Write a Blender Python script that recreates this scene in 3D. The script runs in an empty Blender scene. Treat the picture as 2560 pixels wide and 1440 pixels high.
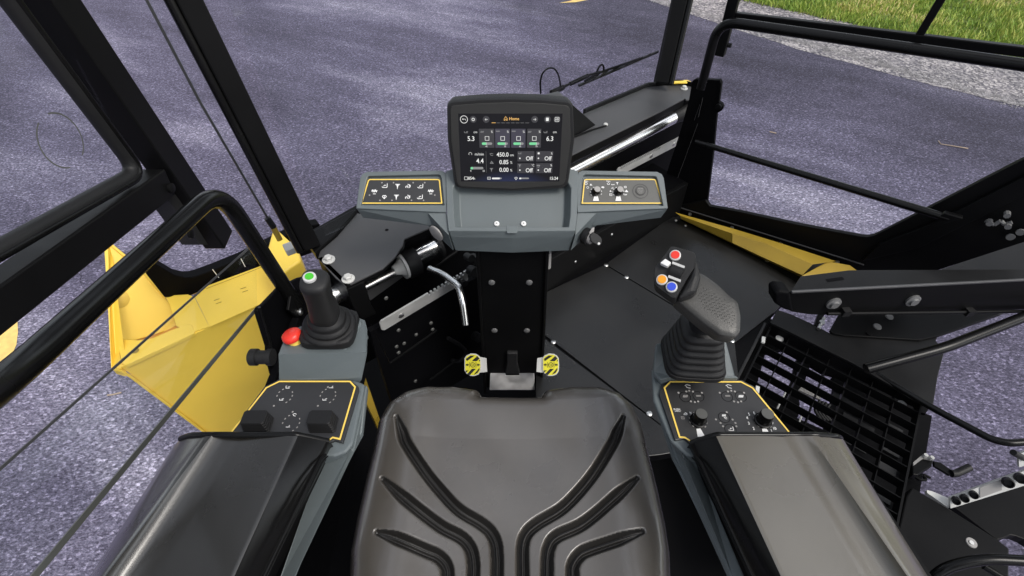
import bpy, math, random
import numpy as np
from mathutils import Vector, Matrix
R = math.radians
random.seed(7); rng = np.random.default_rng(7)
S = bpy.context.scene
COL = S.collection

# ------------------------------------------------------------------ camera, sky, sun, exposure
CH = 1.43; PITCH = 45.6
cam = bpy.data.objects.new('camera', bpy.data.cameras.new('camera'))
COL.objects.link(cam); S.camera = cam
cam.data.sensor_width = 36.0; cam.data.lens = 18.0
cam.data.clip_start = 0.02; cam.data.clip_end = 500
cam.location = (0, 0, CH); cam.rotation_euler = (R(90 - PITCH), 0, 0)

SUN_EL, SUN_AZ = 54.0, 124.0            # azimuth measured from +Y (ahead) towards +X (right)
w = bpy.data.worlds.new('World'); S.world = w; w.use_nodes = True
nt = w.node_tree; bg = nt.nodes['Background']
sky = nt.nodes.new('ShaderNodeTexSky'); sky.sky_type = 'NISHITA'; sky.sun_disc = False
sky.sun_elevation = R(SUN_EL); sky.sun_rotation = R(SUN_AZ)
sky.air_density = 1.0; sky.dust_density = 2.5; sky.ozone_density = 1.5
hs = nt.nodes.new('ShaderNodeHueSaturation'); hs.inputs['Saturation'].default_value = .30      # thin high cloud takes the blue out of the sky
nt.links.new(sky.outputs[0], hs.inputs['Color'])
# unseen bright and dark cloud patches added for gradient reflections on glossy surfaces
tcw = nt.nodes.new('ShaderNodeTexCoord'); nw = nt.nodes.new('ShaderNodeTexNoise'); nw.inputs['Scale'].default_value = 3.4; nw.inputs['Detail'].default_value = 2.5
nt.links.new(tcw.outputs['Generated'], nw.inputs['Vector'])
mw = nt.nodes.new('ShaderNodeMapRange'); mw.inputs[1].default_value = .42; mw.inputs[2].default_value = .62; mw.inputs[3].default_value = .22; mw.inputs[4].default_value = 2.3
nt.links.new(nw.outputs[0], mw.inputs[0])
vw = nt.nodes.new('ShaderNodeVectorMath'); vw.operation = 'SCALE'; nt.links.new(hs.outputs[0], vw.inputs[0]); nt.links.new(mw.outputs[0], vw.inputs['Scale'])
nt.links.new(vw.outputs[0], bg.inputs[0]); bg.inputs[1].default_value = 0.12
sl = bpy.data.lights.new('sun', 'SUN'); sl.energy = 1.5; sl.angle = R(22); sl.color = (1, .95, .88)
so = bpy.data.objects.new('sun', sl); COL.objects.link(so)
sd = Vector((math.sin(R(SUN_AZ)) * math.cos(R(SUN_EL)), math.cos(R(SUN_AZ)) * math.cos(R(SUN_EL)), math.sin(R(SUN_EL))))
so.rotation_euler = sd.to_track_quat('Z', 'Y').to_euler()
EXPO = 0.62
S.view_settings.view_transform = 'Standard'; S.view_settings.look = 'None'
S.view_settings.exposure = EXPO; S.view_settings.gamma = 1
EM = 1 / (2 ** EXPO)

# ------------------------------------------------------------------ geometry helpers
C0 = Vector((0, 0, CH)); sp, cp = math.sin(R(PITCH)), math.cos(R(PITCH))
def ray(px, py):
    u = (px - 1280) / 1280; v = (720 - py) / 1280
    return Vector((u, v * sp + cp, v * cp - sp))
class Plane:
    """a real plane n.p = c in the cab; P() finds where a sight line meets it"""
    def __init__(s, n, c):
        L = Vector(n).length; s.n = Vector(n) / L; s.c = c / L
        r = Vector((1, 0, 0)); r = r - s.n * r.dot(s.n)
        if r.length < .1: r = Vector((0, 1, 0)) - s.n * s.n.y
        s.r = r.normalized(); s.u = s.n.cross(s.r)
        if abs(s.n.z) < .99 and s.u.z < 0: s.u = -s.u; 
    def P(s, px, py, off=0):
        d = ray(px, py); t = (s.c + off - s.n.dot(C0)) / s.n.dot(d)
        return C0 + d * t
    def to3(s, a, b, off=0): return s.r * a + s.u * b + s.n * (s.c + off)
    def loc(s, px, py):
        p = s.P(px, py); return p.dot(s.r), p.dot(s.u)
    def off(s, o): return Plane(s.n, s.c + o)
    def scale(s, px, py):
        a, b = s.loc(px, py); a2, b2 = s.loc(px + 1, py); return math.hypot(a2 - a, b2 - b)
    vscale = lambda s, px, py: abs(s.loc(px, py - .5)[1] - s.loc(px, py + .5)[1])
def ZP(z): return Plane((0, 0, 1), z)
def YP(y): return Plane((0, -1, 0), -y)
def XP(x): return Plane((1, 0, 0), x)
def thru(p, n): n = Vector(n).normalized(); return Plane(n, n.dot(Vector(p)))
def tri(a, b, c):
    n = (Vector(b) - Vector(a)).cross(Vector(c) - Vector(a)).normalized()
    if n.dot(C0 - Vector(a)) < 0: n = -n
    return Plane(n, n.dot(Vector(a)))
def Z(px, py, z): return ZP(z).P(px, py)
def D(px, py, t): return C0 + ray(px, py) * t

class MB:
    def __init__(s): s.v = []; s.f = []
    def add(s, vs, fs):
        o = len(s.v); s.v += [Vector(p) for p in vs]; s.f += [tuple(i + o for i in f) for f in fs]; return s
    def slab(s, pts, vec):
        vec = Vector(vec); n = len(pts)
        return s.add(list(pts) + [Vector(p) + vec for p in pts],
                     [tuple(range(n)), tuple(range(2 * n - 1, n - 1, -1))] + [((i + 1) % n, i, n + i, n + (i + 1) % n) for i in range(n)])
    def poly(s, pl, px, th=.004, off=0):
        """outline on a real plane, th metres thick behind it"""
        return s.slab([pl.P(x, y, off) for x, y in px], -pl.n * th)
    def decal(s, pl, px, h=.0006): return s.slab([pl.P(x, y, h) for x, y in px], -pl.n * h * .8)
    def loft(s, rings, cap0=True, cap1=True, closed=True):
        n = len(rings[0]); vs = [p for r in rings for p in r]; fs = []
        for k in range(len(rings) - 1):
            for i in range(n if closed else n - 1):
                j = (i + 1) % n; fs.append((k * n + i, k * n + j, (k + 1) * n + j, (k + 1) * n + i))
        if cap0: fs.append(tuple(range(n - 1, -1, -1)))
        if cap1: fs.append(tuple((len(rings) - 1) * n + i for i in range(n)))
        return s.add(vs, fs)
    def circ(s, c, ax, r, seg=16, ref=None):
        ax = Vector(ax).normalized(); t = Vector(ref) if ref else (Vector((0, 0, 1)) if abs(ax.z) < .9 else Vector((0, 1, 0)))
        a = (t - ax * t.dot(ax)).normalized(); b = ax.cross(a)
        return [Vector(c) + (a * math.cos(q) + b * math.sin(q)) * r for q in [2 * math.pi * i / seg for i in range(seg)]]
    def lathe(s, c, ax, prof, seg=20, cap0=True, cap1=True):
        ax = Vector(ax).normalized()
        return s.loft([s.circ(Vector(c) + ax * h, ax, r, seg) for h, r in prof], cap0, cap1)
    def cyl(s, a, b, r, seg=16, r2=None):
        a, b = Vector(a), Vector(b); ax = b - a; r2 = r if r2 is None else r2
        return s.loft([s.circ(a, ax, r, seg), s.circ(b, ax, r2, seg)])
    def tube(s, path, r, seg=16, fillet=0, n=6):
        p = [Vector(q) for q in path]
        if fillet:
            q = [p[0]]
            for i in range(1, len(p) - 1):
                d0 = (p[i - 1] - p[i]); d1 = (p[i + 1] - p[i]); f = min(fillet, d0.length * .45, d1.length * .45)
                a = p[i] + d0.normalized() * f; b = p[i] + d1.normalized() * f
                for k in range(n + 1):
                    t = k / n; q.append(a * (1 - t) ** 2 + p[i] * 2 * t * (1 - t) + b * t * t)
            q.append(p[-1]); p = q
        rings = []; ref = None
        for i in range(len(p)):
            t = (p[min(i + 1, len(p) - 1)] - p[max(i - 1, 0)]).normalized()
            if ref is None: ref = Vector((0, 0, 1)) if abs(t.z) < .9 else Vector((0, 1, 0))
            ref = (ref - t * ref.dot(t)).normalized(); b = t.cross(ref)
            rr = r[i] if isinstance(r, (list, tuple)) else r
            rings.append([p[i] + (ref * math.cos(a) + b * math.sin(a)) * rr for a in [2 * math.pi * k / seg for k in range(seg)]])
        return s.loft(rings)
    def bar(s, a, b, wv, hv):
        """box beam from a to b with half-vectors wv, hv"""
        a, b, wv, hv = Vector(a), Vector(b), Vector(wv), Vector(hv)
        q = [wv + hv, -wv + hv, -wv - hv, wv - hv]
        return s.loft([[a + k for k in q], [b + k for k in q]])
    def box(s, c, hx, hy, hz, rz=0):
        m = Matrix.Rotation(rz, 3, 'Z'); c = Vector(c)
        return s.bar(c - m @ Vector((hx, 0, 0)), c + m @ Vector((hx, 0, 0)), m @ Vector((0, hy, 0)), Vector((0, 0, hz)))
    def ball(s, c, r, seg=12, sq=(1, 1, 1)):
        c = Vector(c); rings = []
        for i in range(1, seg // 2):
            a = math.pi * i / (seg // 2); rings.append([c + Vector((r * sq[0] * math.sin(a) * math.cos(2 * math.pi * k / seg), r * sq[1] * math.sin(a) * math.sin(2 * math.pi * k / seg), r * sq[2] * math.cos(a))) for k in range(seg)])
        return s.loft(rings)
    def stroke(s, pl, px, wd, h=.0006, closed=False, metric=False):
        """mitred ribbon of width wd metres lying on a plane"""
        q = [Vector(p) if metric else Vector(pl.loc(*p)) for p in px]; n = len(q); L = []; Rr = []
        for i in range(n):
            a = q[i - 1] if (closed or i > 0) else None; b = q[(i + 1) % n] if (closed or i < n - 1) else None
            d0 = (q[i] - a).normalized() if a is not None else None; d1 = (b - q[i]).normalized() if b is not None else None
            if d0 is None: d0 = d1
            if d1 is None: d1 = d0
            m = Vector((-(d0.y + d1.y), d0.x + d1.x))
            if m.length < 1e-6: m = Vector((-d0.y, d0.x))
            m.normalize(); k = wd / 2 / max(.35, m.dot(Vector((-d0.y, d0.x)))); L.append(q[i] + m * k); Rr.append(q[i] - m * k)
        for i in range(n if closed else n - 1):
            j = (i + 1) % n
            s.add([pl.to3(*L[i], h), pl.to3(*Rr[i], h), pl.to3(*Rr[j], h), pl.to3(*L[j], h)], [(0, 1, 2, 3)])
        return s
    def ring(s, pl, px, py, r_px, wd_px, h=.0006, seg=20, a0=0, a1=360):
        sc = pl.scale(px, py); a, b = pl.loc(px, py); full = a1 - a0 >= 360
        pts = [(a + r_px * sc * math.cos(R(a0 + (a1 - a0) * i / seg)), b + r_px * sc * math.sin(R(a0 + (a1 - a0) * i / seg))) for i in range(seg if full else seg + 1)]
        return s.stroke(pl, pts, wd_px * sc, h, full, True)
    def dot(s, pl, px, py, r_px, h=.0006, seg=10):
        sc = pl.scale(px, py); a, b = pl.loc(px, py)
        return s.add([pl.to3(a + r_px * sc * math.cos(2 * math.pi * i / seg), b + r_px * sc * math.sin(2 * math.pi * i / seg), h) for i in range(seg)], [tuple(range(seg))])
    def text(s, pl, px, py, body, hpx, h=.0007, align='CENTER', bold=.0, rot=0):
        cu = bpy.data.curves.new('t', 'FONT'); cu.body = body; cu.size = 1; cu.align_x = align; cu.align_y = 'CENTER'; cu.offset = bold
        cu.resolution_u = 3
        o = bpy.data.objects.new('t', cu); me = bpy.data.meshes.new_from_object(o)
        sc = pl.scale(px, py) * hpx / .7 * .92; sv = pl.vscale(px, py) * hpx / .7; a, b = pl.loc(px, py); c_, s_ = math.cos(R(rot)), math.sin(R(rot))
        s.add([pl.to3(a + (v.co.x * c_ - v.co.y * s_) * sc, b + (v.co.x * s_ + v.co.y * c_) * sv, h) for v in me.vertices], [tuple(p.vertices) for p in me.polygons])
        bpy.data.objects.remove(o); bpy.data.curves.remove(cu); bpy.data.meshes.remove(me); return s
    def none(s): return s
    def rrect(s, pl, x0, y0, x1, y1, r, h=.0006):
        a0, b0 = pl.loc(x0, y1); a1, b1 = pl.loc(x1, y0); sc = pl.scale((x0 + x1) / 2, (y0 + y1) / 2) * r
        pts = []
        for cx, cy, st in ((a1 - sc, b1 - sc, 0), (a0 + sc, b1 - sc, 90), (a0 + sc, b0 + sc, 180), (a1 - sc, b0 + sc, 270)):
            for k in range(4): q = R(st + k * 30); pts.append(pl.to3(cx + sc * math.cos(q), cy + sc * math.sin(q), h))
        return s.add(pts, [tuple(range(len(pts)))])
    def build(s, name, mat, parent=None, bevel=0, smooth=None, subd=0, seg=2):
        me = bpy.data.meshes.new(name); org = Vector((0, 0, 0)); q = parent
        while q is not None: org += q.location; q = q.parent
        me.from_pydata([tuple(p - org) for p in s.v], [], s.f); me.validate()
        import bmesh
        bm = bmesh.new(); bm.from_mesh(me); bmesh.ops.recalc_face_normals(bm, faces=bm.faces); bm.to_mesh(me); bm.free()
        me.materials.append(mat)
        o = bpy.data.objects.new(name, me); COL.objects.link(o)
        if parent is not None: o.parent = parent
        if smooth is not None:
            me.shade_smooth()
            if smooth < 180: me.set_sharp_from_angle(angle=R(smooth))
        if bevel:
            m = o.modifiers.new('bevel', 'BEVEL'); m.width = bevel; m.segments = seg; m.limit_method = 'ANGLE'; m.angle_limit = R(28)
        if subd:
            m = o.modifiers.new('sub', 'SUBSURF'); m.levels = subd; m.render_levels = subd; me.shade_smooth()
        return o

class Each:
    """every call starts a mesh of its own; build() links them all under one parent"""
    def __init__(s): s.l = []
    def new(s): s.l.append(MB()); return s.l[-1]
    def __getattr__(s, k): return lambda *a, **q: getattr(s.new(), k)(*a, **q)
    def build(s, name, mat, parent): return [m.build(name, mat, parent) for m in s.l]
def tag(o, label=None, cat=None, group=None, kind=None):
    for k, v in (('label', label), ('category', cat), ('group', group), ('kind', kind)):
        if v: o[k] = v
    return o
def thing(name, label, cat, loc, group=None):
    o = bpy.data.objects.new(name, None); o.empty_display_size = .05; COL.objects.link(o); o.location = loc
    return tag(o, label, cat, group)
def child_copies(src, dst):
    for ch in list(src.children):
        c = ch.copy(); COL.objects.link(c); c.parent = dst; child_copies(ch, c)

# ------------------------------------------------------------------ materials
def mat(name, col, rough=.5, metal=0, var=.12, vs=6, bump=0, bs=400, coat=0, spec=.5, rv=.08, emit=None, es=1):
    m = bpy.data.materials.new(name); m.use_nodes = True; n = m.node_tree; b = n.nodes['Principled BSDF']; L = n.links.new
    tc = n.nodes.new('ShaderNodeTexCoord'); no = n.nodes.new('ShaderNodeTexNoise'); no.inputs['Scale'].default_value = vs; no.inputs['Detail'].default_value = 6
    L(tc.outputs['Object'], no.inputs['Vector'])
    mr = n.nodes.new('ShaderNodeMapRange'); L(no.outputs[0], mr.inputs[0]); mr.inputs[1].default_value = .3; mr.inputs[2].default_value = .7; mr.inputs[3].default_value = 1 - var; mr.inputs[4].default_value = 1 + var
    mx = n.nodes.new('ShaderNodeVectorMath'); mx.operation = 'SCALE'; mx.inputs[0].default_value = col; L(mr.outputs[0], mx.inputs['Scale']); L(mx.outputs[0], b.inputs['Base Color'])
    m2 = n.nodes.new('ShaderNodeMapRange'); L(no.outputs[0], m2.inputs[0]); m2.inputs[1].default_value = .3; m2.inputs[2].default_value = .7; m2.inputs[3].default_value = max(.02, rough - rv); m2.inputs[4].default_value = rough + rv; L(m2.outputs[0], b.inputs['Roughness'])
    b.inputs['Metallic'].default_value = metal; b.inputs['Specular IOR Level'].default_value = spec
    if coat: b.inputs['Coat Weight'].default_value = coat; b.inputs['Coat Roughness'].default_value = .15
    if bump:
        n2 = n.nodes.new('ShaderNodeTexNoise'); n2.inputs['Scale'].default_value = bs; n2.inputs['Detail'].default_value = 3; L(tc.outputs['Object'], n2.inputs['Vector'])
        bp = n.nodes.new('ShaderNodeBump'); bp.inputs['Strength'].default_value = bump; bp.inputs['Distance'].default_value = .001; L(n2.outputs[0], bp.inputs['Height']); L(bp.outputs[0], b.inputs['Normal'])
    if emit: b.inputs['Emission Color'].default_value = (*emit, 1); b.inputs['Emission Strength'].default_value = es * EM
    return m
M = {}
M['black'] = mat('black paint', (.0050, .0050, .0053), .40, bump=.12, bs=900, spec=.11)
M['gloss'] = mat('gloss black', (.004, .004, .004), .24, bump=.03, bs=900, spec=.22)
M['deck'] = mat('deck paint', (.017, .017, .0175), .42, bump=.2, bs=1100, var=.25, spec=.30, rv=.1)
M['cowl'] = mat('grey black steel plate', (.060, .060, .062), .46, bump=.2, bs=900, var=.12)
M['pit'] = mat('dark steel', (.0022, .0022, .0028), .6, spec=.08)
M['plast'] = mat('black plastic', (.014, .014, .0145), .48, bump=.35, bs=1600, spec=.3)
M['rubber'] = mat('rubber', (.010, .010, .0105), .5, bump=.3, bs=700, spec=.28)
M['grey'] = mat('slate grey plastic', (.100, .118, .123), .45, bump=.25, bs=1300, var=.05)
M['greyl'] = mat('console rim grey plastic', (.13, .165, .175), .45, bump=.25, bs=1300, var=.05)
M['vinyl'] = mat('seat vinyl', (.062, .055, .047), .30, bump=.4, bs=900, var=.10, spec=.8, vs=9, coat=.8)
M['vinyl_shade'] = mat('shaded seat vinyl', (.016, .015, .014), .38, bump=.3, bs=900)  # darker copy of the seat vinyl, shade put in by colour
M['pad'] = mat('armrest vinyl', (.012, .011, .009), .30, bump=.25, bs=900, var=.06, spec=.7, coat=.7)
M['pad_lit'] = mat('armrest vinyl lit', (.082, .073, .056), .30, bump=.25, bs=900, var=.06, spec=.8, coat=.8)  # same vinyl as the left pad, taupe reflection put into its colour
M['steel'] = mat('zinc steel', (.62, .62, .60), .32, 1, var=.1, vs=60)
M['chrome'] = mat('polished steel', (.80, .80, .79), .24, 1, var=.04)
M['brush'] = mat('brushed plate', (.55, .54, .53), .42, 1, var=.12, vs=25)
M['rack'] = mat('pale steel', (.42, .42, .41), .45, .3, var=.15, vs=14)
M['greyg'] = mat('grey glass edge', (.085, .088, .082), .4)
M['bolt'] = mat('dull bolt steel', (.15, .15, .15), .4, .2, var=.1)
M['dark'] = mat('worn black paint', (.0095, .0095, .0098), .42, bump=.15, bs=900, spec=.2, var=.3)
M['floor'] = mat('satin floor plate', (.0125, .0125, .0125), .32, bump=.2, bs=1100, var=.35, spec=.55, rv=.09, vs=4)
M['zinc'] = mat('white zinc', (.55, .55, .53), .45, var=.1)
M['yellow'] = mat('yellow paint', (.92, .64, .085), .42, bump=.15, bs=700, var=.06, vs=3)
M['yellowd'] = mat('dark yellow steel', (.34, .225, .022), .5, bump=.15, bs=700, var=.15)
M['gold'] = mat('yellow line print', (.80, .56, .10), .5, var=.03)
M['stick'] = mat('yellow sticker', (.72, .66, .04), .5, var=.04)
M['white'] = mat('white print', (.75, .75, .74), .5, var=.02)
M['dim'] = mat('grey print', (.28, .27, .26), .5, var=.1)
M['panel'] = mat('panel foil', (.018, .018, .019), .40, bump=.2, bs=1500, spec=.6)
M['panelg'] = mat('grey panel foil', (.075, .075, .07), .45, bump=.2, bs=1500)
M['red'] = mat('red plastic', (.72, .035, .02), .35, var=.03)
M['orange'] = mat('orange plastic', (.80, .30, .01), .35, var=.03)
M['blue'] = mat('blue plastic', (.03, .07, .55), .35, var=.03)
M['green'] = mat('green plastic', (.05, .42, .02), .35, var=.03)
M['lgrey'] = mat('pale grey plastic', (.5, .5, .49), .4, var=.03)
M['screen'] = mat('display glass', (.006, .006, .007), .12, var=0, rv=0, emit=(.009, .009, .0105), es=1, spec=.15)
M['tile'] = mat('display tile', (.02, .02, .02), .3, var=0, emit=(.024, .023, .028), es=1)
M['tile2'] = mat('display tile violet', (.02, .02, .02), .3, var=0, emit=(.032, .029, .050), es=1)
_n = M['screen'].node_tree; _t = _n.nodes.new('ShaderNodeTexCoord'); _m = _n.nodes.new('ShaderNodeMapping'); _m.inputs['Location'].default_value = (.0, 0, -.02); _m.inputs['Scale'].default_value = (9, 0, 22)
_g = _n.nodes.new('ShaderNodeTexGradient'); _g.gradient_type = 'SPHERICAL'; _r = _n.nodes.new('ShaderNodeValToRGB'); _r.color_ramp.elements[0].color = (.009, .009, .0105, 1); _r.color_ramp.elements[1].color = (.030, .042, .115, 1)   # the page's own blue glow
_n.links.new(_t.outputs['Object'], _m.inputs[0]); _n.links.new(_m.outputs[0], _g.inputs[0]); _n.links.new(_g.outputs[0], _r.inputs[0]); _n.links.new(_r.outputs[0], _n.nodes['Principled BSDF'].inputs['Emission Color'])
M['sw'] = mat('display white', (.1, .1, .1), .3, var=0, emit=(.78, .78, .76), es=1)
M['sg'] = mat('display grey', (.1, .1, .1), .3, var=0, emit=(.17, .17, .17), es=1)
M['sgr'] = mat('display green', (.1, .1, .1), .3, var=0, emit=(.10, .60, .24), es=1)
M['sy'] = mat('display amber', (.1, .1, .1), .3, var=0, emit=(.85, .45, .06), es=1)

def glass():
    m = bpy.data.materials.new('pane glass'); m.use_nodes = True; n = m.node_tree; n.nodes.clear(); L = n.links.new
    o = n.nodes.new('ShaderNodeOutputMaterial'); t = n.nodes.new('ShaderNodeBsdfTransparent'); g = n.nodes.new('ShaderNodeBsdfGlossy'); x = n.nodes.new('ShaderNodeMixShader')
    t.inputs[0].default_value = (.97, .98, .98, 1); g.inputs['Roughness'].default_value = .03; x.inputs[0].default_value = .025
    L(t.outputs[0], x.inputs[1]); L(g.outputs[0], x.inputs[2]); L(x.outputs[0], o.inputs[0]); return m
M['glass'] = glass()

def ground_mat(name, kind):
    m = bpy.data.materials.new(name); m.use_nodes = True; n = m.node_tree; b = n.nodes['Principled BSDF']; L = n.links.new
    tc = n.nodes.new('ShaderNodeTexCoord')
    def noise(scale, det=5, rough=.6, sc=(1, 1, 1), rz=0):
        m0 = n.nodes.new('ShaderNodeMapping'); m0.inputs['Rotation'].default_value = (0, 0, R(rz)); L(tc.outputs['Object'], m0.inputs[0])
        mp = n.nodes.new('ShaderNodeMapping'); mp.inputs['Scale'].default_value = sc; L(m0.outputs[0], mp.inputs[0])
        q = n.nodes.new('ShaderNodeTexNoise'); q.inputs['Scale'].default_value = scale; q.inputs['Detail'].default_value = det; q.inputs['Roughness'].default_value = rough; L(mp.outputs[0], q.inputs['Vector']); return q.outputs[0]
    def rng_(src, a, b_, c, d):
        q = n.nodes.new('ShaderNodeMapRange'); L(src, q.inputs[0]); q.inputs[1].default_value = a; q.inputs[2].default_value = b_; q.inputs[3].default_value = c; q.inputs[4].default_value = d; return q.outputs[0]
    def ramp(src, stops):
        q = n.nodes.new('ShaderNodeValToRGB'); L(src, q.inputs[0]); e = q.color_ramp.elements
        while len(e) < len(stops): e.new(.5)
        for i, (p, c) in enumerate(stops): e[i].position = p; e[i].color = (*c, 1)
        return q.outputs[0]
    def mul(a, b_):
        q = n.nodes.new('ShaderNodeMix'); q.data_type = 'RGBA'; q.blend_type = 'MULTIPLY'; q.inputs[0].default_value = 1; L(a, q.inputs[6]); L(b_, q.inputs[7]); return q.outputs[2]
    if kind == 'road':
        big = noise(.50, 5, .62, (.40, 1.5, 1), 28)                   # dappled light and shade painted as pale and dark bands
        base = ramp(big, [(.37, (.078, .072, .106)), (.50, (.118, .110, .160)), (.59, (.185, .175, .235)), (.70, (.31, .298, .365))])
        # shadow band beside the shoulder, painted into the asphalt colour
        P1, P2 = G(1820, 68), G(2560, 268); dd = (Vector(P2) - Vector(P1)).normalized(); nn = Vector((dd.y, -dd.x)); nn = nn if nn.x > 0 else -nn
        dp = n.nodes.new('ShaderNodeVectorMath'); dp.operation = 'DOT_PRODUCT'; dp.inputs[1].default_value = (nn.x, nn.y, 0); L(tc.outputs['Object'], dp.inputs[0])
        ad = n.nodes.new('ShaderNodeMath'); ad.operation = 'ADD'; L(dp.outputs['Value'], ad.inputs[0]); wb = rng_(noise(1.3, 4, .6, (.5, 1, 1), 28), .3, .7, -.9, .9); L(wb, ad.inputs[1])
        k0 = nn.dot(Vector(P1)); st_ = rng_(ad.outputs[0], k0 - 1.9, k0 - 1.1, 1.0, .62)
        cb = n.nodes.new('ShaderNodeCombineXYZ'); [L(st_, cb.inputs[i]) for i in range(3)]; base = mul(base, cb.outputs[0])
        mid = noise(7, 4, .6, (.5, 1, 1), 0); fine = noise(80, 5, .78, (.55, 1, 1)); sp_ = noise(150, 3, .75, (.6, 1, 1))
        base = mul(base, ramp(mid, [(.3, (.90, .90, .91)), (.7, (1.10, 1.10, 1.09))]))
        base = mul(base, ramp(fine, [(.34, (.22, .21, .25)), (.46, (.72, .71, .76)), (.55, (1.12, 1.12, 1.14)), (.68, (2.2, 2.15, 2.1))]))
        base = mul(base, ramp(sp_, [(.3, (.6, .6, .62)), (.7, (1.4, 1.4, 1.38))]))
        vo = n.nodes.new('ShaderNodeTexVoronoi'); vo.inputs['Scale'].default_value = 88; mpv = n.nodes.new('ShaderNodeMapping'); mpv.inputs['Scale'].default_value = (.6, 1, 1); L(tc.outputs['Object'], mpv.inputs[0]); L(mpv.outputs[0], vo.inputs['Vector'])
        bw = n.nodes.new('ShaderNodeRGBToBW'); L(vo.outputs['Color'], bw.inputs[0])          # single stones of the aggregate
        base = mul(base, ramp(bw.outputs[0], [(.15, (.62, .61, .64)), (.5, (.95, .95, .96)), (.72, (1.15, 1.15, 1.15)), (.86, (2.0, 1.98, 1.95))]))
        h = fine; bd = .008
    elif kind == 'gravel':
        v = n.nodes.new('ShaderNodeTexVoronoi'); v.inputs['Scale'].default_value = 34; L(tc.outputs['Object'], v.inputs['Vector'])
        g = n.nodes.new('ShaderNodeRGBToBW'); L(v.outputs['Color'], g.inputs[0])
        base = ramp(g.outputs[0], [(.15, (.10, .095, .11)), (.5, (.24, .225, .235)), (.85, (.46, .43, .42))])
        base = mul(base, ramp(noise(2.2, 5), [(.35, (.75, .75, .77)), (.65, (1.2, 1.18, 1.18))]))
        h = v.outputs['Distance']; bd = .012
    else:
        base = ramp(noise(6, 6), [(.3, (.05, .07, .02)), (.5, (.10, .12, .035)), (.7, (.2, .17, .08))]); h = noise(30); bd = .02
    L(base, b.inputs['Base Color']); b.inputs['Roughness'].default_value = .85; b.inputs['Specular IOR Level'].default_value = .3
    bp = n.nodes.new('ShaderNodeBump'); bp.inputs['Strength'].default_value = .6; bp.inputs['Distance'].default_value = bd; L(h, bp.inputs['Height']); L(bp.outputs[0], b.inputs['Normal'])
    return m

# ------------------------------------------------------------------ the ground outside
ZR = -1.40
def sheet(name, pts, z, m, kind='structure', **k):
    mb = MB(); mb.add([(x, y, z) for x, y in pts], [tuple(range(len(pts)))]); return tag(mb.build(name, m), kind=kind, **k)
def G(px, py, z=ZR): p = Z(px, py, z); return (p.x, p.y)
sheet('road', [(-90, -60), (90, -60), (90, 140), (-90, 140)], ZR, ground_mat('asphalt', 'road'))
def wob(pts, amp, n=26):
    out = []
    for i in range(len(pts) - 1):
        a, b = Vector(pts[i]), Vector(pts[i + 1])
        for k in range(n): q = a.lerp(b, k / n); out.append((q.x + rng.normal(0, amp), q.y + rng.normal(0, amp)))
    out.append(pts[-1]); return out
e1 = [G(2620, 285), G(2560, 268), G(2300, 205), G(2000, 125), G(1820, 68), G(1560, -20)]
e2 = [G(2620, 150), G(2560, 128), G(2200, 75), G(1900, 12), G(1840, -6), G(1600, -80)]
d1 = (Vector(e1[-1]) - Vector(e1[0])).normalized()
ext = lambda e, s, L: tuple(Vector(e) + d1 * L * s)
e1 = [ext(e1[0], -1, 40)] + e1 + [ext(e1[-1], 1, 60)]; e2 = [ext(e2[0], -1, 40)] + e2 + [ext(e2[-1], 1, 60)]
sheet('gravel_shoulder', wob(e1[1:-1], .012, 7) + [e1[-1], (120, 130), (120, 0), e1[0]], ZR + .004, ground_mat('gravel', 'gravel'))
sheet('grass_verge_soil', wob(e2[1:-1], .02, 7) + [e2[-1], (115, 128), (115, 0), e2[0]], ZR + .012, ground_mat('soil', 'soil'))
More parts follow.
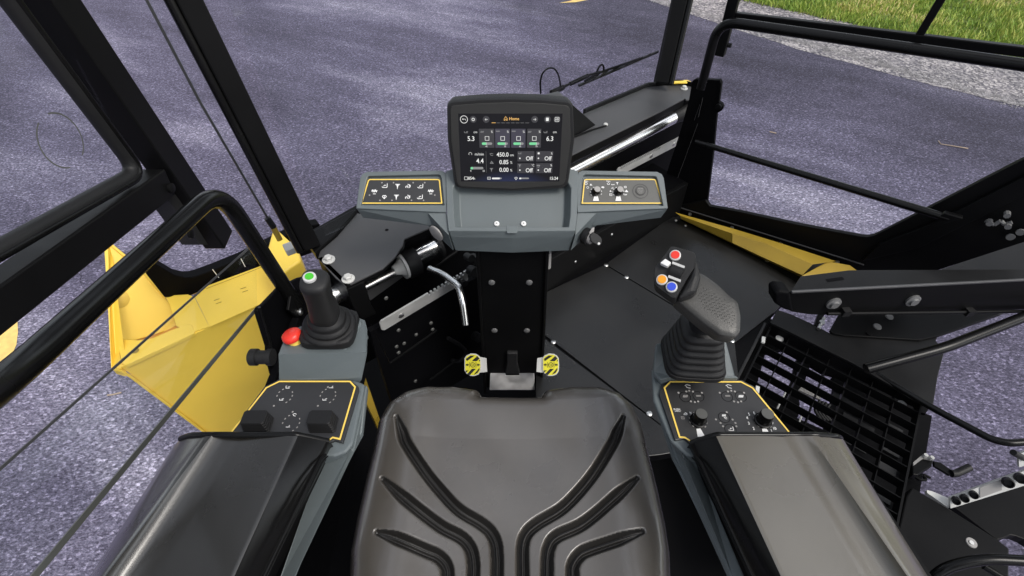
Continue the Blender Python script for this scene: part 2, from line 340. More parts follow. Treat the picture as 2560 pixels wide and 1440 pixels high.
# grass blades on the verge that the picture shows
def grass_mesh():
    N = 52000; A = np.array(G(2680, 165)); B = np.array(G(1800, -20)); dn = (B - A) / np.linalg.norm(B - A); pn = np.array((dn[1], -dn[0]));
    if pn[0] < 0: pn = -pn
    t = rng.random(N) * (np.linalg.norm(B - A) + 1.5) - .5; s = rng.random(N) ** 1.25 * 4.4 - .22
    # let clumps breathe
    cl = .5 + .5 * np.sin(t * 5.1 + np.sin(s * 4) * 2) * np.sin(s * 6.3 + t)
    hgt = (.035 + .075 * rng.random(N)) * (.55 + .8 * cl)
    base = A + np.outer(t, dn) + np.outer(s, pn)
    base = base + rng.normal(0, .05, (N, 2))
    an = rng.random(N) * math.pi * 2; wd = .004 + .004 * rng.random(N); le = rng.normal(0, .45, (N, 2)) * hgt[:, None]
    v = np.zeros((N, 5, 3)); dx = np.stack([np.cos(an) * wd, np.sin(an) * wd], 1)
    v[:, 0, :2] = base - dx; v[:, 1, :2] = base + dx; v[:, 2, :2] = base + dx * .8 + le * .35; v[:, 3, :2] = base - dx * .8 + le * .35; v[:, 4, :2] = base + le
    v[:, 2:4, 2] = hgt[:, None] * .55; v[:, 4, 2] = hgt; v[:, :, 2] += ZR + .01
    me = bpy.data.meshes.new('grass'); me.vertices.add(N * 5); me.vertices.foreach_set('co', v.reshape(-1))
    idx = np.arange(N)[:, None] * 5; loops = np.concatenate([idx + np.array([0, 1, 2, 3]), idx + np.array([3, 2, 4])], 1).reshape(-1)
    me.loops.add(len(loops)); me.loops.foreach_set('vertex_index', loops.astype(np.int32)); me.polygons.add(N * 2)
    st = (np.arange(N)[:, None] * 7 + np.array([0, 4])).reshape(-1); me.polygons.foreach_set('loop_start', st.astype(np.int32))
    me.update(calc_edges=True); me.validate()
    at = me.attributes.new('tone', 'FLOAT', 'POINT'); at.data.foreach_set('value', np.repeat(np.clip(rng.random(N) * .55 + .25 * cl + .38 * (np.sin(base[:, 0] * 1.7 + 1.2 * np.sin(base[:, 1] * 2.3)) * np.sin(base[:, 1] * 1.9 + base[:, 0]) > .35) * rng.random(N), 0, 1), 5).astype(np.float32))
    m = bpy.data.materials.new('grass blade'); m.use_nodes = True; n = m.node_tree; b = n.nodes['Principled BSDF']
    a = n.nodes.new('ShaderNodeAttribute'); a.attribute_name = 'tone'; r = n.nodes.new('ShaderNodeValToRGB'); e = r.color_ramp.elements
    for _ in range(3): e.new(.5)
    for i, (p, c) in enumerate([(0, (.07, .14, .02)), (.30, (.20, .33, .04)), (.55, (.36, .46, .07)), (.74, (.58, .56, .15)), (1, (.78, .58, .32))]): e[i].position = p; e[i].color = (*c, 1)
    n.links.new(a.outputs['Fac'], r.inputs[0]); n.links.new(r.outputs[0], b.inputs['Base Color']); b.inputs['Roughness'].default_value = .6
    b.inputs['Transmission Weight'].default_value = 0
    me.materials.append(m); o = bpy.data.objects.new('grass', me); COL.objects.link(o)
    tag(o, 'rough green and straw coloured grass on the verge past the gravel', 'grass', kind='stuff')
grass_mesh()
def stones():
    N = 9000; mb_v = []; mb_f = []
    A = Vector(G(2640, 290)); B = Vector(G(1700, 20)); dn = (B - A).normalized(); pn = Vector((dn.y, -dn.x)); pn = pn if pn.x > 0 else -pn
    L = (B - A).length
    ico = [(0, 0, 1), (.9, 0, .2), (.2, .85, .1), (-.8, .5, .1), (-.7, -.6, .15), (.3, -.9, .1), (0, 0, -.5)]
    fc = [(0, 1, 2), (0, 2, 3), (0, 3, 4), (0, 4, 5), (0, 5, 1), (6, 2, 1), (6, 3, 2), (6, 4, 3), (6, 5, 4), (6, 1, 5)]
    for i in range(N):
        q = A + dn * random.uniform(-.5, L + 1) + pn * (random.uniform(.0, 2.4) if i % 5 > 1 else random.gauss(.03, .05)) + Vector((random.gauss(0, .03), random.gauss(0, .03)))
        r = random.uniform(.006, .018) * (1.6 if random.random() < .05 else 1); a = random.random() * 6.28; o = len(mb_v); ca, sa = math.cos(a), math.sin(a)
        for x, y, z in ico:
            x *= random.uniform(.7, 1.2); mb_v.append((q.x + (x * ca - y * sa) * r, q.y + (x * sa + y * ca) * r, ZR + .006 + z * r * .6))
        mb_f += [tuple(k + o for k in f) for f in fc]
    me = bpy.data.meshes.new('gravel_stones'); me.from_pydata(mb_v, [], mb_f)
    m = mat('stone', (.27, .255, .26), .8, var=.55, vs=11); me.materials.append(m)
    o = bpy.data.objects.new('gravel_stones', me); COL.objects.link(o); tag(o, 'loose pale gravel stones along the road shoulder', 'gravel', kind='stuff')
stones()
mk = mat('worn road paint', (.80, .56, .18), .7, var=.12, vs=20)
sheet('road_marking', [G(*p) for p in ((-120, 800), (8, 792), (38, 786), (44, 800), (46, 830), (42, 862), (30, 890), (-10, 915), (-130, 960))], ZR + .004, mk)
sheet('road_marking', [G(*p) for p in ((1398, 8), (1428, 2), (1440, -8), (1490, -12), (1470, 0), (1440, 6))], ZR + .004, mk)
# cracks and litter
ck = MB(); RP = ZP(ZR)
for pts, wd in (([(62, 548), (80, 562), (74, 580), (92, 592), (84, 606)], .003), ([(190, 680), (204, 690), (200, 704), (216, 712), (232, 710), (246, 722)], .003), ([(200, 704), (210, 722)], .002)):
    ck.stroke(RP, pts, wd, .003)
tag(ck.build('road_crack', M['pit']), kind='structure')
tw = mat('dry twig', (.5, .38, .28), .8, var=.2)
for pts, lab in (([(268, 988), (284, 986), (303, 981)], 'thin dry twig on the asphalt below the left grab rail'),
                 ([(2346, 352), (2352, 360), (2402, 368), (2420, 371)], 'bent dry stalk on the asphalt seen through the right window'),
                 ([(1924, 329), (1941, 333)], 'short pale splinter on the asphalt near the right door post')):
    mb = MB(); mb.tube([RP.P(x, y, .008) for x, y in pts], .005, 6); o = mb.build('twig', tw, smooth=60); tag(o, lab, 'twig')

# ------------------------------------------------------------------ the machine: reference directions
a38 = Vector((.788, .616, 0)); nF = Vector((-.616, .788, 0))            # along and across the front wall
def FP(c): return Plane(-nF, -c)                                         # front-wall planes, facing the operator
nW = Vector((.569, .822, 0))
def WP(c): return Plane(-nW, -c)                                         # right-hand wall planes
UP = Vector((0, 0, 1))

def screw(mb, p, n, r=.006, h=.003):
    mb.lathe(p, n, [(0, r), (h * .5, r), (h, r * .7)], 12)
def hexbolt(p, n, r=.013, label=None, group=None, mat_=None):
    p = Vector(p); n = Vector(n).normalized()
    t = thing('hex_bolt', label, 'bolt', p, group)
    w_ = MB(); w_.lathe(p, n, [(0, r * 1.5), (.003, r * 1.5), (.0035, r * 1.35)], 20); w_.build('washer', mat_ or M['zinc'], t, smooth=40)
    h = MB(); h.lathe(p, n, [(.0035, r), (r * .75 + .0035, r), (r * .95 + .0035, r * .75)], 6); h.build('head', mat_ or M['zinc'], t)
    return t

# underbody: dark frame below the platform
t = thing('machine_chassis', 'dark steel chassis tray far down in the footwell below the seat and column', 'chassis', (0, .8, -.5))
mb = MB(); mb.slab([(-.85, -.1, -.42), (.72, -.1, -.42), (.74, .55, -.42), (.70, 1.02, -.42), (1.0, 1.22, -.42), (.6, 2.0, -.42), (-.30, 1.62, -.42), (-.78, 1.46, -.42)], (0, 0, -.25)); mb.build('tray', M['pit'], t)
mb = MB()                                                                # left-hand inner wall of the footwell
mb.slab([(-.60, .1, .34), (-.60, .95, .34), (-.60, .95, -.42), (-.60, .1, -.42)], (-.02, 0, 0)); mb.build('side_wall', M['pit'], t)
mb = MB(); P_ = FP(1.02)
mb.slab([P_.P(925, 830), P_.P(1200, 690), P_.P(1200, 690) - UP * .5, P_.P(925, 830) - UP * .5], nF * .02); mb.build('bulkhead', M['pit'], t)
# thin folded edges and fittings in the footwell
P_ = FP(.96)
for a, b in (((975, 908), (1092, 826)), ((1075, 950), (1142, 900)), ((928, 812), (975, 908))):
    p, q = P_.P(*a), P_.P(*b); mb = MB(); mb.bar(p, q, nF * .003, UP * .002); mb.build('folded_edge', M['black'], t)
for x, y in ((991, 866), (996, 881), (1010, 858), (1040, 836), (1077, 807), (1081, 823), (996, 825), (1038, 952), (1155, 700), (965, 745)):
    mb = MB(); screw(mb, P_.P(x, y), -nF, .006, .004); mb.build('screw', M['panelg'], t, smooth=40)
for (x, y), r in (((1166, 640), .012), ((1182, 645), .016), ((1176, 675), .017), ((1187, 838), .016), ((1150, 702), .01)):
    p = FP(1.0).P(x, y); mb = MB(); mb.cyl(p, p - nF * .03 + UP * .01, r, 14); mb.build('hydraulic_fitting', M['rubber'], t, smooth=40)
mb = MB(); mb.tube([FP(1.0).P(*q) for q in ((1120, 845), (1150, 862), (1168, 880), (1150, 905), (1130, 900))], .007, 8, .02); mb.build('hydraulic_hose', M['rubber'], t, smooth=60)
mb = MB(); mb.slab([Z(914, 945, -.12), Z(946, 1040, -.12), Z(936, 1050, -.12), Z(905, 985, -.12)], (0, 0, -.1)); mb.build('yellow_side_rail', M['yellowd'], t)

# platform floor
fl = thing('floor', None, None, (.5, 1.2, 0)); tag(fl, kind='structure')
mb = MB()
FB = [Z(1345, 740, 0), Z(1355, 735, 0), Z(1680, 540, 0), Z(1900, 650, 0), Z(2000, 712, 0), Z(1938, 778, 0), Z(1845, 935, 0), Z(1790, 1010, 0), Z(1690, 1130, 0), Z(1648, 1137, 0), Z(1600, 1142, 0), Z(1590, 1060, 0), Z(1340, 1060, 0)]
mb.slab([p - UP * .006 for p in FB], (0, 0, -.03)); mb.build('floor_base', M['pit'], fl)
mb = MB(); mb.slab([Z(1672, 540, -.012), Z(1690, 524, -.012), Z(2170, 668, -.012), Z(2100, 712, -.012), Z(2000, 722, -.012), Z(1900, 668, -.012)], (0, 0, -.05)); mb.build('threshold', M['dark'], fl)
sA0, sA1 = Z(1345, 826, 0), Z(1700, 1100, 0); sB0, sB1 = Z(1513, 661, 0), Z(1838, 856, 0)
g = Vector((.0018, .0018, 0))
for pts in ([Z(1340, 830, 0), sA1, Z(1690, 1130, 0), Z(1648, 1137, 0), Z(1600, 1142, 0), Z(1590, 1060, 0), Z(1340, 1060, 0)],
            [sA0 + g, Z(1355, 735, 0), sB0 - g, sB1 - g, Z(1845, 935, 0), Z(1790, 1010, 0), sA1 + g],
            [sB0 + g, Z(1680, 540, 0), Z(1900, 650, 0), Z(2000, 712, 0), Z(1938, 778, 0), sB1 + g]):
    mb = MB(); mb.slab(pts, (0, 0, -.005)); mb.build('floor_plate', M['floor'], fl, bevel=.0012)
for x, y in ((1383, 855), (1515, 663), (1566, 693), (1623, 1034), (1830, 852), (1714, 564), (1918, 652), (1689, 551)):
    mb = MB(); screw(mb, Z(x, y, .0), UP, .0095 if y > 600 else .007, .004); mb.build('floor_screw', M['steel'], fl, smooth=40)

# front wall between floor and cowl (right of the column)
t = thing('front_kick_wall', 'black folded steel wall behind the column with small pale screws', 'wall panel', Z(1500, 650, 0))
W1 = FP(1.008)
mb = MB(); a, b = Z(1340, 744, 0), Z(1700, 532, 0)
mb.slab([a - UP * .05, b - UP * .05, b + UP * .16, a + UP * .16], nF * .02); mb.build('lower_panel', M['black'], t, bevel=.003)
mb = MB(); mb.slab([a + nF * .02 + UP * .16, b + nF * .02 + UP * .16, b + nF * .2 + UP * .16, a + nF * .2 + UP * .16], UP * -.01); mb.build('ledge', M['pit'], t)
mb = MB(); mb.slab([a + nF * .2 - a38 * .8 - UP * .1, b + nF * .2 + a38 * .16 - UP * .1, b + nF * .2 + a38 * .16 + UP * .42, a + nF * .2 - a38 * .8 + UP * .34], nF * .02); mb.build('upper_panel', M['pit'], t)
for x, y in ((1438, 654), (1529, 586), (1445, 644)):
    if (x, y) != (1445, 644): mb = MB(); screw(mb, W1.P(x, y), -nF, .006, .004); mb.build('screw', M['steel'], t, smooth=40)

# ------------------------------------------------------------------ front cowls
CPL = ZP(.40)
t = thing('left_cowl', 'grey steel cowl plate with notched edge beside the left screen pillar', 'cowl', CPL.P(940, 620))
top_px = [(795, 646), (766, 664), (800, 628), (842, 592), (893, 533), (1075, 562), (1075, 569), (1011, 597), (1007, 612), (988, 642), (957, 671), (866, 716), (838, 694)]
mb = MB(); mb.poly(CPL, top_px[0:1] + top_px[2:], .006); mb.build('top_plate', M['cowl'], t, bevel=.0015)
mb = MB()                                                                # folded front lip
for a, b in zip([(866, 716), (957, 671), (1007, 612), (1011, 597)], [(957, 671), (1007, 612), (1011, 597), (1075, 569)]):
    p, q = CPL.P(*a, -.002), CPL.P(*b, -.002); mb.slab([p, q, q - UP * .018, p - UP * .018], nF * .005)
mb.build('front_lip', M['black'], t)
mb = MB(); pts = [CPL.P(x, y) for x, y in ((762, 600), (775, 590), (885, 531), (893, 533), (842, 592), (800, 628), (790, 640))]; mb.slab([p + UP * .012 for p in pts], -UP * .03); mb.build('outer_rim', M['black'], t, bevel=.003)
mb = MB(); mb.lathe(CPL.P(967, 575), UP, [(.0005, .006), (.001, .005)], 12); mb.build('plug_hole', M['pit'], t)
p, q = CPL.P(866, 716), CPL.P(838, 694)
mb = MB(); mb.slab([CPL.P(795, 646), CPL.P(866, 716), CPL.P(866, 716) - UP * .10, CPL.P(795, 646) - UP * .12], a38 * .012); mb.build('side_plate', M['black'], t)
mb = MB(); P_ = FP(1.085); mb.slab([P_.P(868, 724), P_.P(912, 704), P_.P(928, 762), P_.P(942, 784), P_.P(905, 800), P_.P(880, 762)], nF * .02); mb.build('clamp_bracket', M['black'], t, bevel=.003)
hexbolt(CPL.P(822, 650), UP, .0125, 'large zinc hex bolt nearer the screen pillar on the left cowl', 'bolts on the left cowl')
hexbolt(CPL.P(871, 698), UP, .0125, 'large zinc hex bolt at the near corner of the left cowl', 'bolts on the left cowl')

# slewing cylinder running under both cowls
AX = FP(1.18); c0 = AX.P(832, 738); c1 = AX.P(1097, 614)
axd = (c1 - c0).normalized()
t = thing('steering_cylinder', 'chrome cylinder with collar and pale cone left of the steering column', 'cylinder', c0)
mb = MB(); mb.cyl(AX.P(826, 741), AX.P(856, 727), .030, 24); mb.build('end_sleeve', M['chrome'], t, smooth=40)
mb = MB(); mb.cyl(AX.P(900, 724), AX.P(992, 677), .0130, 20); mb.build('piston_rod', M['steel'], t, smooth=40)
mb = MB(); s0 = AX.P(984, 677); mb.lathe(s0, axd, [(0, .016), (.02, .024), (.04, .042), (.042, .044)], 28); mb.build('cone', M['zinc'], t, smooth=40)
mb = MB(); s1 = AX.P(1004, 667); mb.lathe(s1, axd, [(0, .044), (.012, .044)], 28); mb.build('spacer_ring', M['zinc'], t, smooth=40)
mb = MB(); s1 = AX.P(1010, 664); mb.lathe(s1, axd, [(0, .046), (.006, .050), (.045, .050), (.047, .04)], 28); mb.build('collar', M['rubber'], t, smooth=40)
mb = MB(); mb.cyl(AX.P(1024, 652), AX.P(1094, 616), .031, 28); mb.build('barrel', M['chrome'], t, smooth=40)
mb = MB(); mb.lathe(AX.P(1090, 619), axd, [(0, .046), (.012, .046), (.014, .03)], 28); mb.build('flange', M['rubber'], t, smooth=40)
mb = MB(); p = [AX.P(914, 722, -.02), AX.P(1045, 660, -.02), AX.P(1030, 676, -.02), AX.P(926, 751, -.02)]; mb.slab(p, nF * .01); mb.build('backing_plate', M['cowl'], t)

t = thing('slide_tube', 'long polished tube running below the right front cowl behind the display', 'tube', AX.P(1500, 400))
c2 = AX.P(1400, 440); c3 = AX.P(1694, 288)
mb = MB(); mb.cyl(c2, c3, .027, 28); mb.build('tube', M['chrome'], t, smooth=40)
mb = MB(); mb.lathe(c3, c3 - c2, [(-.03, .0285), (0, .030), (.03, .036), (.035, .040), (.045, .040), (.05, .02), (.16, .02)], 28); mb.build('end_socket', M['rubber'], t, smooth=40)

def rack(name, label, plane, a, b, hgt, t0, t1, nt_, bolt):
    p, q = plane.P(*a), plane.P(*b); dr = (q - p); L = dr.length; dr.normalize(); u = UP
    t = thing(name, label, 'rack', p); pts = [p, p + dr * .008 + u * -hgt]
    pts = [p + u * -.0 + dr * .006, p + u * -.006, p - u * (hgt - .008), p + dr * .008 - u * hgt, q - u * hgt, q]
    n = nt_
    for i in range(n, -1, -1):
        s = L * (t0 + (t1 - t0) * i / n); wv = L * (t1 - t0) / n * .25
        pts += [p + dr * (s + wv), p + dr * (s + wv) - u * .011, p + dr * (s - wv) - u * .011, p + dr * (s - wv)]
    mb = MB(); mb.slab(pts, -plane.n * .006); mb.build('toothed_bar', M['rack'], t)
    for s in bolt: mb = MB(); screw(mb, p + dr * (L * s) - u * hgt * .55, plane.n, .009, .003); mb.build('screw', M['steel'], t, smooth=40)
rack('toothed_rack', 'pale steel toothed bar low in the dark footwell left of the column', FP(1.0), (949, 806), (1168, 676), .042, .55, .95, 9, (.22,))
rack('toothed_rack', 'silver toothed bar slanting behind the right hand switch panel', FP(1.15), (1545, 422), (1709, 338), .040, .05, .62, 24, (.5, .86))

# right front cowl: long tray from the display to the corner post
CR = ZP(.46)
t = thing('right_cowl', 'long black tray cowl running from behind the display to the corner post', 'cowl', CR.P(1600, 300))
mb = MB(); mb.poly(CR, [(1300, 400), (1330, 300), (1462, 283), (1622, 216), (1700, 211), (1786, 229), (1765, 238), (1716, 250), (1712, 246), (1640, 284), (1436, 384), (1340, 440)], .006); mb.build('top_plate', M['cowl'], t, bevel=.0015)
mb = MB()
for a, b in zip([(1462, 283), (1622, 216), (1700, 208)], [(1622, 216), (1700, 208), (1790, 226)]):
    p, q = CR.P(*a), CR.P(*b); mb.slab([p - UP * .02, q - UP * .02, q + UP * .014, p + UP * .014], nF * .012)
mb.build('rear_lip', M['black'], t, bevel=.002)
mb = MB()
for a, b in zip([(1340, 440), (1436, 384), (1640, 284), (1712, 246)], [(1436, 384), (1640, 284), (1712, 246), (1765, 238)]):
    p, q = CR.P(*a, -.003), CR.P(*b, -.003); mb.slab([p, q, q - UP * .035, p - UP * .035], nF * .005)
mb.build('front_lip', M['black'], t)
mb = MB(); P_ = FP(1.22); mb.slab([P_.P(1430, 445), P_.P(1660, 322), P_.P(1640, 372), P_.P(1500, 450)], nF * .01); mb.build('under_tray', M['deck'], t)
mb = MB(); screw(mb, CR.P(1514, 312), UP, .009, .006); mb.build('screw', M['zinc'], t, smooth=40)
mb = MB(); mb.tube([CR.P(*q, .006) for q in ((1400, 352), (1440, 340), (1475, 326), (1505, 317), (1516, 314))], .0035, 8, .03); mb.build('cable', M['black'], t, smooth=60)
hexbolt(CR.P(1710, 222), UP, .010, 'pale hex bolt left of its twin at the far end of the long cowl', 'bolts on the right cowl')
hexbolt(CR.P(1757, 233), UP, .010, 'pale hex bolt at the outermost corner of the long cowl', 'bolts on the right cowl')
# wiper motor cover
t = thing('wiper_motor_cover', 'black triangular sheet metal cover behind the top right of the display', 'cover', CR.P(1400, 330))
A_ = [CR.P(1335, 330), CR.P(1490, 312), CR.P(1430, 345), CR.P(1340, 380)]
T_ = [ZP(.60).P(1332, 246), ZP(.60).P(1395, 229), ZP(.60).P(1411, 243), ZP(.60).P(1350, 262)]
mb = MB(); mb.add(A_ + T_, [(0, 1, 5, 4), (1, 2, 6, 5), (2, 3, 7, 6), (3, 0, 4, 7), (4, 5, 6, 7)]); mb.build('cover_shell', M['black'], t, bevel=.003)
mb = MB(); mb.add([p + UP * .002 for p in T_], [(0, 1, 2, 3)]); mb.build('cover_top', M['cowl'], t)

# corner plate at the end of the cowl
t = thing('corner_post_plate', 'tall black corner plate with a round ear between cowl and side window', 'bracket', WP(2.0).P(1760, 400))
PW = WP(2.0)
mb = MB(); mb.poly(PW, [(1730, 203), (1738, 198), (1800, 201), (1803, 210), (1799, 240), (1797, 256), (1804, 260), (1808, 268), (1805, 276), (1797, 281), (1792, 283), (1783, 380), (1768, 505), (1772, 515), (1700, 545), (1668, 545), (1664, 440), (1700, 330), (1722, 250)], .02); mb.build('plate', M['pit'], t, bevel=.002)
mb = MB(); mb.lathe(PW.P(1797, 266), -nW, [(.001, .012), (.01, .012), (.012, .006)], 16); mb.build('ear_bolt', M['black'], t, smooth=40)
mb = MB(); 
for a, b in (((1757, 245), (1746, 292)), ((1749, 262), (1736, 300)), ((1744, 310), (1682, 478))): mb.bar(PW.P(*a, .006), PW.P(*b, .006), UP * .0015, nW * .003)
mb.build('fold_edge', M['cowl'], t)
t = thing('yellow_corner_bracket', 'small yellow bracket at the foot of the right screen pillar', 'bracket', ZP(.44).P(1680, 205))
mb = MB(); mb.poly(ZP(.44), [(1626, 214), (1636, 203), (1664, 202), (1718, 199), (1728, 203), (1724, 215), (1680, 216)], .03); mb.build('bracket', M['yellow'], t, bevel=.003)
mb = MB(); mb.poly(ZP(.475), [(1672, 203), (1715, 201), (1719, 206), (1674, 207)], .006); mb.build('flange', M['yellow'], t, bevel=.001)

# windscreen pillars
def pillar(label, prs, wd, dp, rub, extra=None):
    """square post through points, wd across the view, dp deep, with a round seal along one side"""
    p, q = prs; d = (q - p).normalized(); side = d.cross((C0 - p)).normalized(); fw = side.cross(d)
    t = thing('windscreen_pillar', label, 'pillar', p)
    mb = MB(); mb.bar(p, q, side * wd / 2, fw * dp / 2); mb.build('post', M['black'], t, bevel=.004)
    mb = MB(); o = side * (wd / 2 + .010) * rub + fw * .01; mb.tube([p + o, q + o], .0125, 14); mb.build('seal', M['gloss'], t, smooth=60)
    return t
WS = FP(1.30)
pillar('left windscreen pillar, black square post with a round seal, rising from the grey cowl', (WS.P(778, 612), D(395, -160, 1.02)), .050, .05, -1)
pillar('right windscreen pillar, black square post standing on the long cowl', (WS.P(1652, 207), D(1716, -80, 2.0)), .062, .05, 1)
# windscreen pane
t = thing('windscreen', 'clear windscreen pane between the two front pillars', 'window', WS.P(1200, 300))
mb = MB(); p, q = WS.P(815, 590), WS.P(1640, 210); mb.slab([p, q, q + UP * .9, p + UP * .9 - a38 * .05], nF * .006); mb.build('pane', M['glass'], t)
# wiper on it
t = thing('windscreen_wiper', 'black windscreen wiper with jointed arm and long blade', 'wiper', FP(1.36).P(1400, 220))
WI = FP(1.36)
mb = MB(); mb.tube([WI.P(*q) for q in ((1378, 232), (1408, 218))], .010, 8); mb.tube([WI.P(*q) for q in ((1404, 219), (1475, 187), (1500, 180))], .005, 8); mb.tube([WI.P(*q) for q in ((1425, 210), (1470, 189))], .008, 8); mb.build('arm', M['black'], t, smooth=60)
mb = MB(); mb.bar(WI.P(1447, 214), WI.P(1645, 129), UP * .004, nF * .004); mb.build('blade_rubber', M['rubber'], t)
mb = MB(); mb.tube([WI.P(*q) for q in ((1462, 203), (1500, 181), (1540, 167), (1600, 146))], .005, 6)
for a, b in (((1480, 199), (1500, 181)), ((1500, 192), (1520, 174)), ((1528, 180), (1548, 164)), ((1560, 166), (1575, 155)), ((1590, 153), (1606, 144)), ((1612, 144), (1626, 136))): mb.tube([WI.P(*a), WI.P(*b)], .005, 6)
mb.build('blade_bridge', M['black'], t, smooth=60)
mb = MB(); mb.tube([WI.P(*q) for q in ((1492, 180), (1498, 166), (1506, 160), (1510, 170), (1508, 180))], .004, 6, .02); mb.build('clip', M['black'], t, smooth=60)
mb = MB(); mb.tube([WI.P(*q) for q in ((1352, 234), (1350, 205), (1356, 182), (1370, 170), (1386, 170), (1396, 186), (1400, 204), (1401, 216))], .0032, 8, .05); mb.build('washer_hose', M['black'], t, smooth=60)

# ------------------------------------------------------------------ left side: door frame, grab rail, strut, pane
LX = XP(-.87)
t = thing('left_door_frame', 'heavy black square tube frame of the left side door with rounded rubber seal', 'door frame', LX.P(400, 450))
def lbar(a, b, hw, hd, name, m=M['black'], bev=.004, px=LX):
    p, q = px.P(*a), px.P(*b); d = (q - p).normalized(); s = d.cross(px.n).normalized()
    mb = MB(); mb.bar(p, q, s * hw, px.n * hd); return mb.build(name, m, t, bevel=bev)
lbar((30, -140), (548, 600), .0355, .03, 'post')
lbar((398, 455), (-120, 836), .0345, .028, 'bottom_rail')
# seal: swept inside the corner
path = [LX.P(*q, .01) for q in ((-60, -110), (346, 430), (-60, 658))]
mb = MB(); mb.tube(path, .017, 14, .05); mb.build('rubber_seal', M['rubber'], t, smooth=60)
path = [LX.P(*q, .022) for q in ((-40, -110), (364, 436), (-60, 676))]
mb = MB(); mb.tube(path, .0075, 10, .05); mb.build('glazing_bead', M['gloss'], t, smooth=60)
mb = MB(); p = LX.P(430, 490); mb.slab([LX.P(413, 488, .0), LX.P(440, 486, 0), LX.P(520, 612, 0), LX.P(500, 612, 0)], (-.05, 0, 0)); mb.build('post_web', M['deck'], t)
for q in ((475, 585), (425, 470)):
    mb = MB(); mb.lathe(LX.P(*q, .03), (1, 0, 0), [(0, .012), (.006, .012), (.008, .006)], 14); mb.build('hinge_bolt', M['black'], t, smooth=40)
t = thing('left_door_pane', 'clear left door pane marked by a faint round suction ring', 'window', LX.P(150, 350))
mb = MB(); mb.slab([LX.P(-120, -300), LX.P(80, 0 - 60), LX.P(345, 425), LX.P(-200, 740)], (-.006, 0, 0)); mb.build('pane', M['glass'], t)
mb = MB()
for a0, a1 in ((-62, 78), (112, 248)): mb.ring(LX, 148, 352, 56, 3.4, .004, 28, a0, a1)
mb.build('suction_ring', M['greyg'], t)

t = thing('left_grab_rail', 'thick black grab rail sweeping from lower left and bending down to the console', 'grab rail', D(749, 779, 1.45))
path = [D(-330, 1200, .42), D(0, 969, .63), D(300, 695, .86), D(505, 508, 1.10), D(570, 480, 1.17), D(622, 545, 1.24), D(740, 762, 1.46)]
mb = MB(); mb.tube([path[0], path[1], path[2], D(548, 470, 1.14), path[6]], .0205, 20, .085, 10); mb.build('rail', M['gloss'], t, smooth=60)
PB = XP(-.61)
mb = MB(); mb.poly(PB, [(728, 735), (744, 742), (757, 765), (762, 790), (742, 792), (722, 775)], .008, .003); mb.build('foot_bracket', M['black'], t, bevel=.002)
mb = MB(); screw(mb, PB.P(749, 779, .003), (1, 0, 0), .012, .007); mb.build('foot_bolt', M['steel'], t, smooth=40)
t = thing('left_side_plate', 'black bent steel plate with round knob between yellow hopper and left console', 'plate', XP(-.63).P(700, 800))
PB = XP(-.63)
mb = MB(); mb.poly(PB, [(645, 778), (648, 768), (660, 760), (700, 718), (750, 694), (775, 688), (800, 700), (800, 960), (690, 960), (672, 890), (672, 865)], .012); mb.build('plate', M['pit'], t, bevel=.003)
mb = MB(); mb.tube([PB.P(*q, .002) for q in ((648, 768), (676, 860), (678, 895), (690, 918))], .004, 8, .03); mb.build('edge_trim', M['gloss'], t, smooth=60)
mb = MB(); p = PB.P(668, 893); mb.lathe(p + Vector((-.045, 0, 0)), (1, 0, 0), [(0, .018), (.003, .022), (.02, .022), (.022, .018), (.045, .018), (.047, .022), (.06, .022)], 20); mb.build('knob', M['plast'], t, smooth=40)
# glass-edge bars at lower left
t = thing('lower_glass_strip', 'thin dark edge strip of the lower left glass, the upper of the two', 'trim strip', D(300, 900, 1.1), 'edge strips of the lower left glass')
mb = MB(); p, q = D(640, 604, 1.55), D(-40, 1208, .78); mb.bar(p, q, Vector((.001, 0, 0)), UP * .0028); mb.build('strip', M['cowl'], t)
t = thing('lower_glass_strip', 'wider grey edge strip of the lower left glass, nearer the armrest', 'trim strip', D(300, 1150, .9), 'edge strips of the lower left glass')
mb = MB(); p, q = D(643, 770, 1.45), D(20, 1520, .62); mb.bar(p, q, Vector((.001, 0, 0)), UP * .0058); mb.build('strip', M['greyg'], t)
t = thing('side_window', 'clear lower left glass pane between its two grey edge strips', 'window', D(400, 900, 1.1))
mb = MB(); mb.slab([D(640, 604, 1.56), D(643, 770, 1.46), D(20, 1520, .63), D(-40, 1208, .79)], (-.005, 0, 0)); mb.build('pane', M['glass'], t)
# cable stay
t = thing('door_cable_stay', 'thin dark cable stay ending in a black sleeve and yellow clip', 'cable', D(680, 580, 1.6))
mb = MB(); mb.tube([D(330, -70, 1.1), D(500, 255, 1.3), D(672, 550, 1.58)], .0035, 8); mb.build('cable', M['cowl'], t, smooth=60)
mb = MB(); mb.tube([D(668, 545, 1.575), D(684, 568, 1.6)], .010, 10); mb.build('sleeve', M['rubber'], t, smooth=60)
mb = MB(); mb.tube([D(682, 566, 1.6), D(700, 600, 1.63)], .009, 8); mb.build('clip', M['yellowd'], t, smooth=60)
mb = MB(); mb.box(D(734, 618, 1.66), .028, .02, .012, .6); mb.build('hinge_block', M['zinc'], t, bevel=.003)

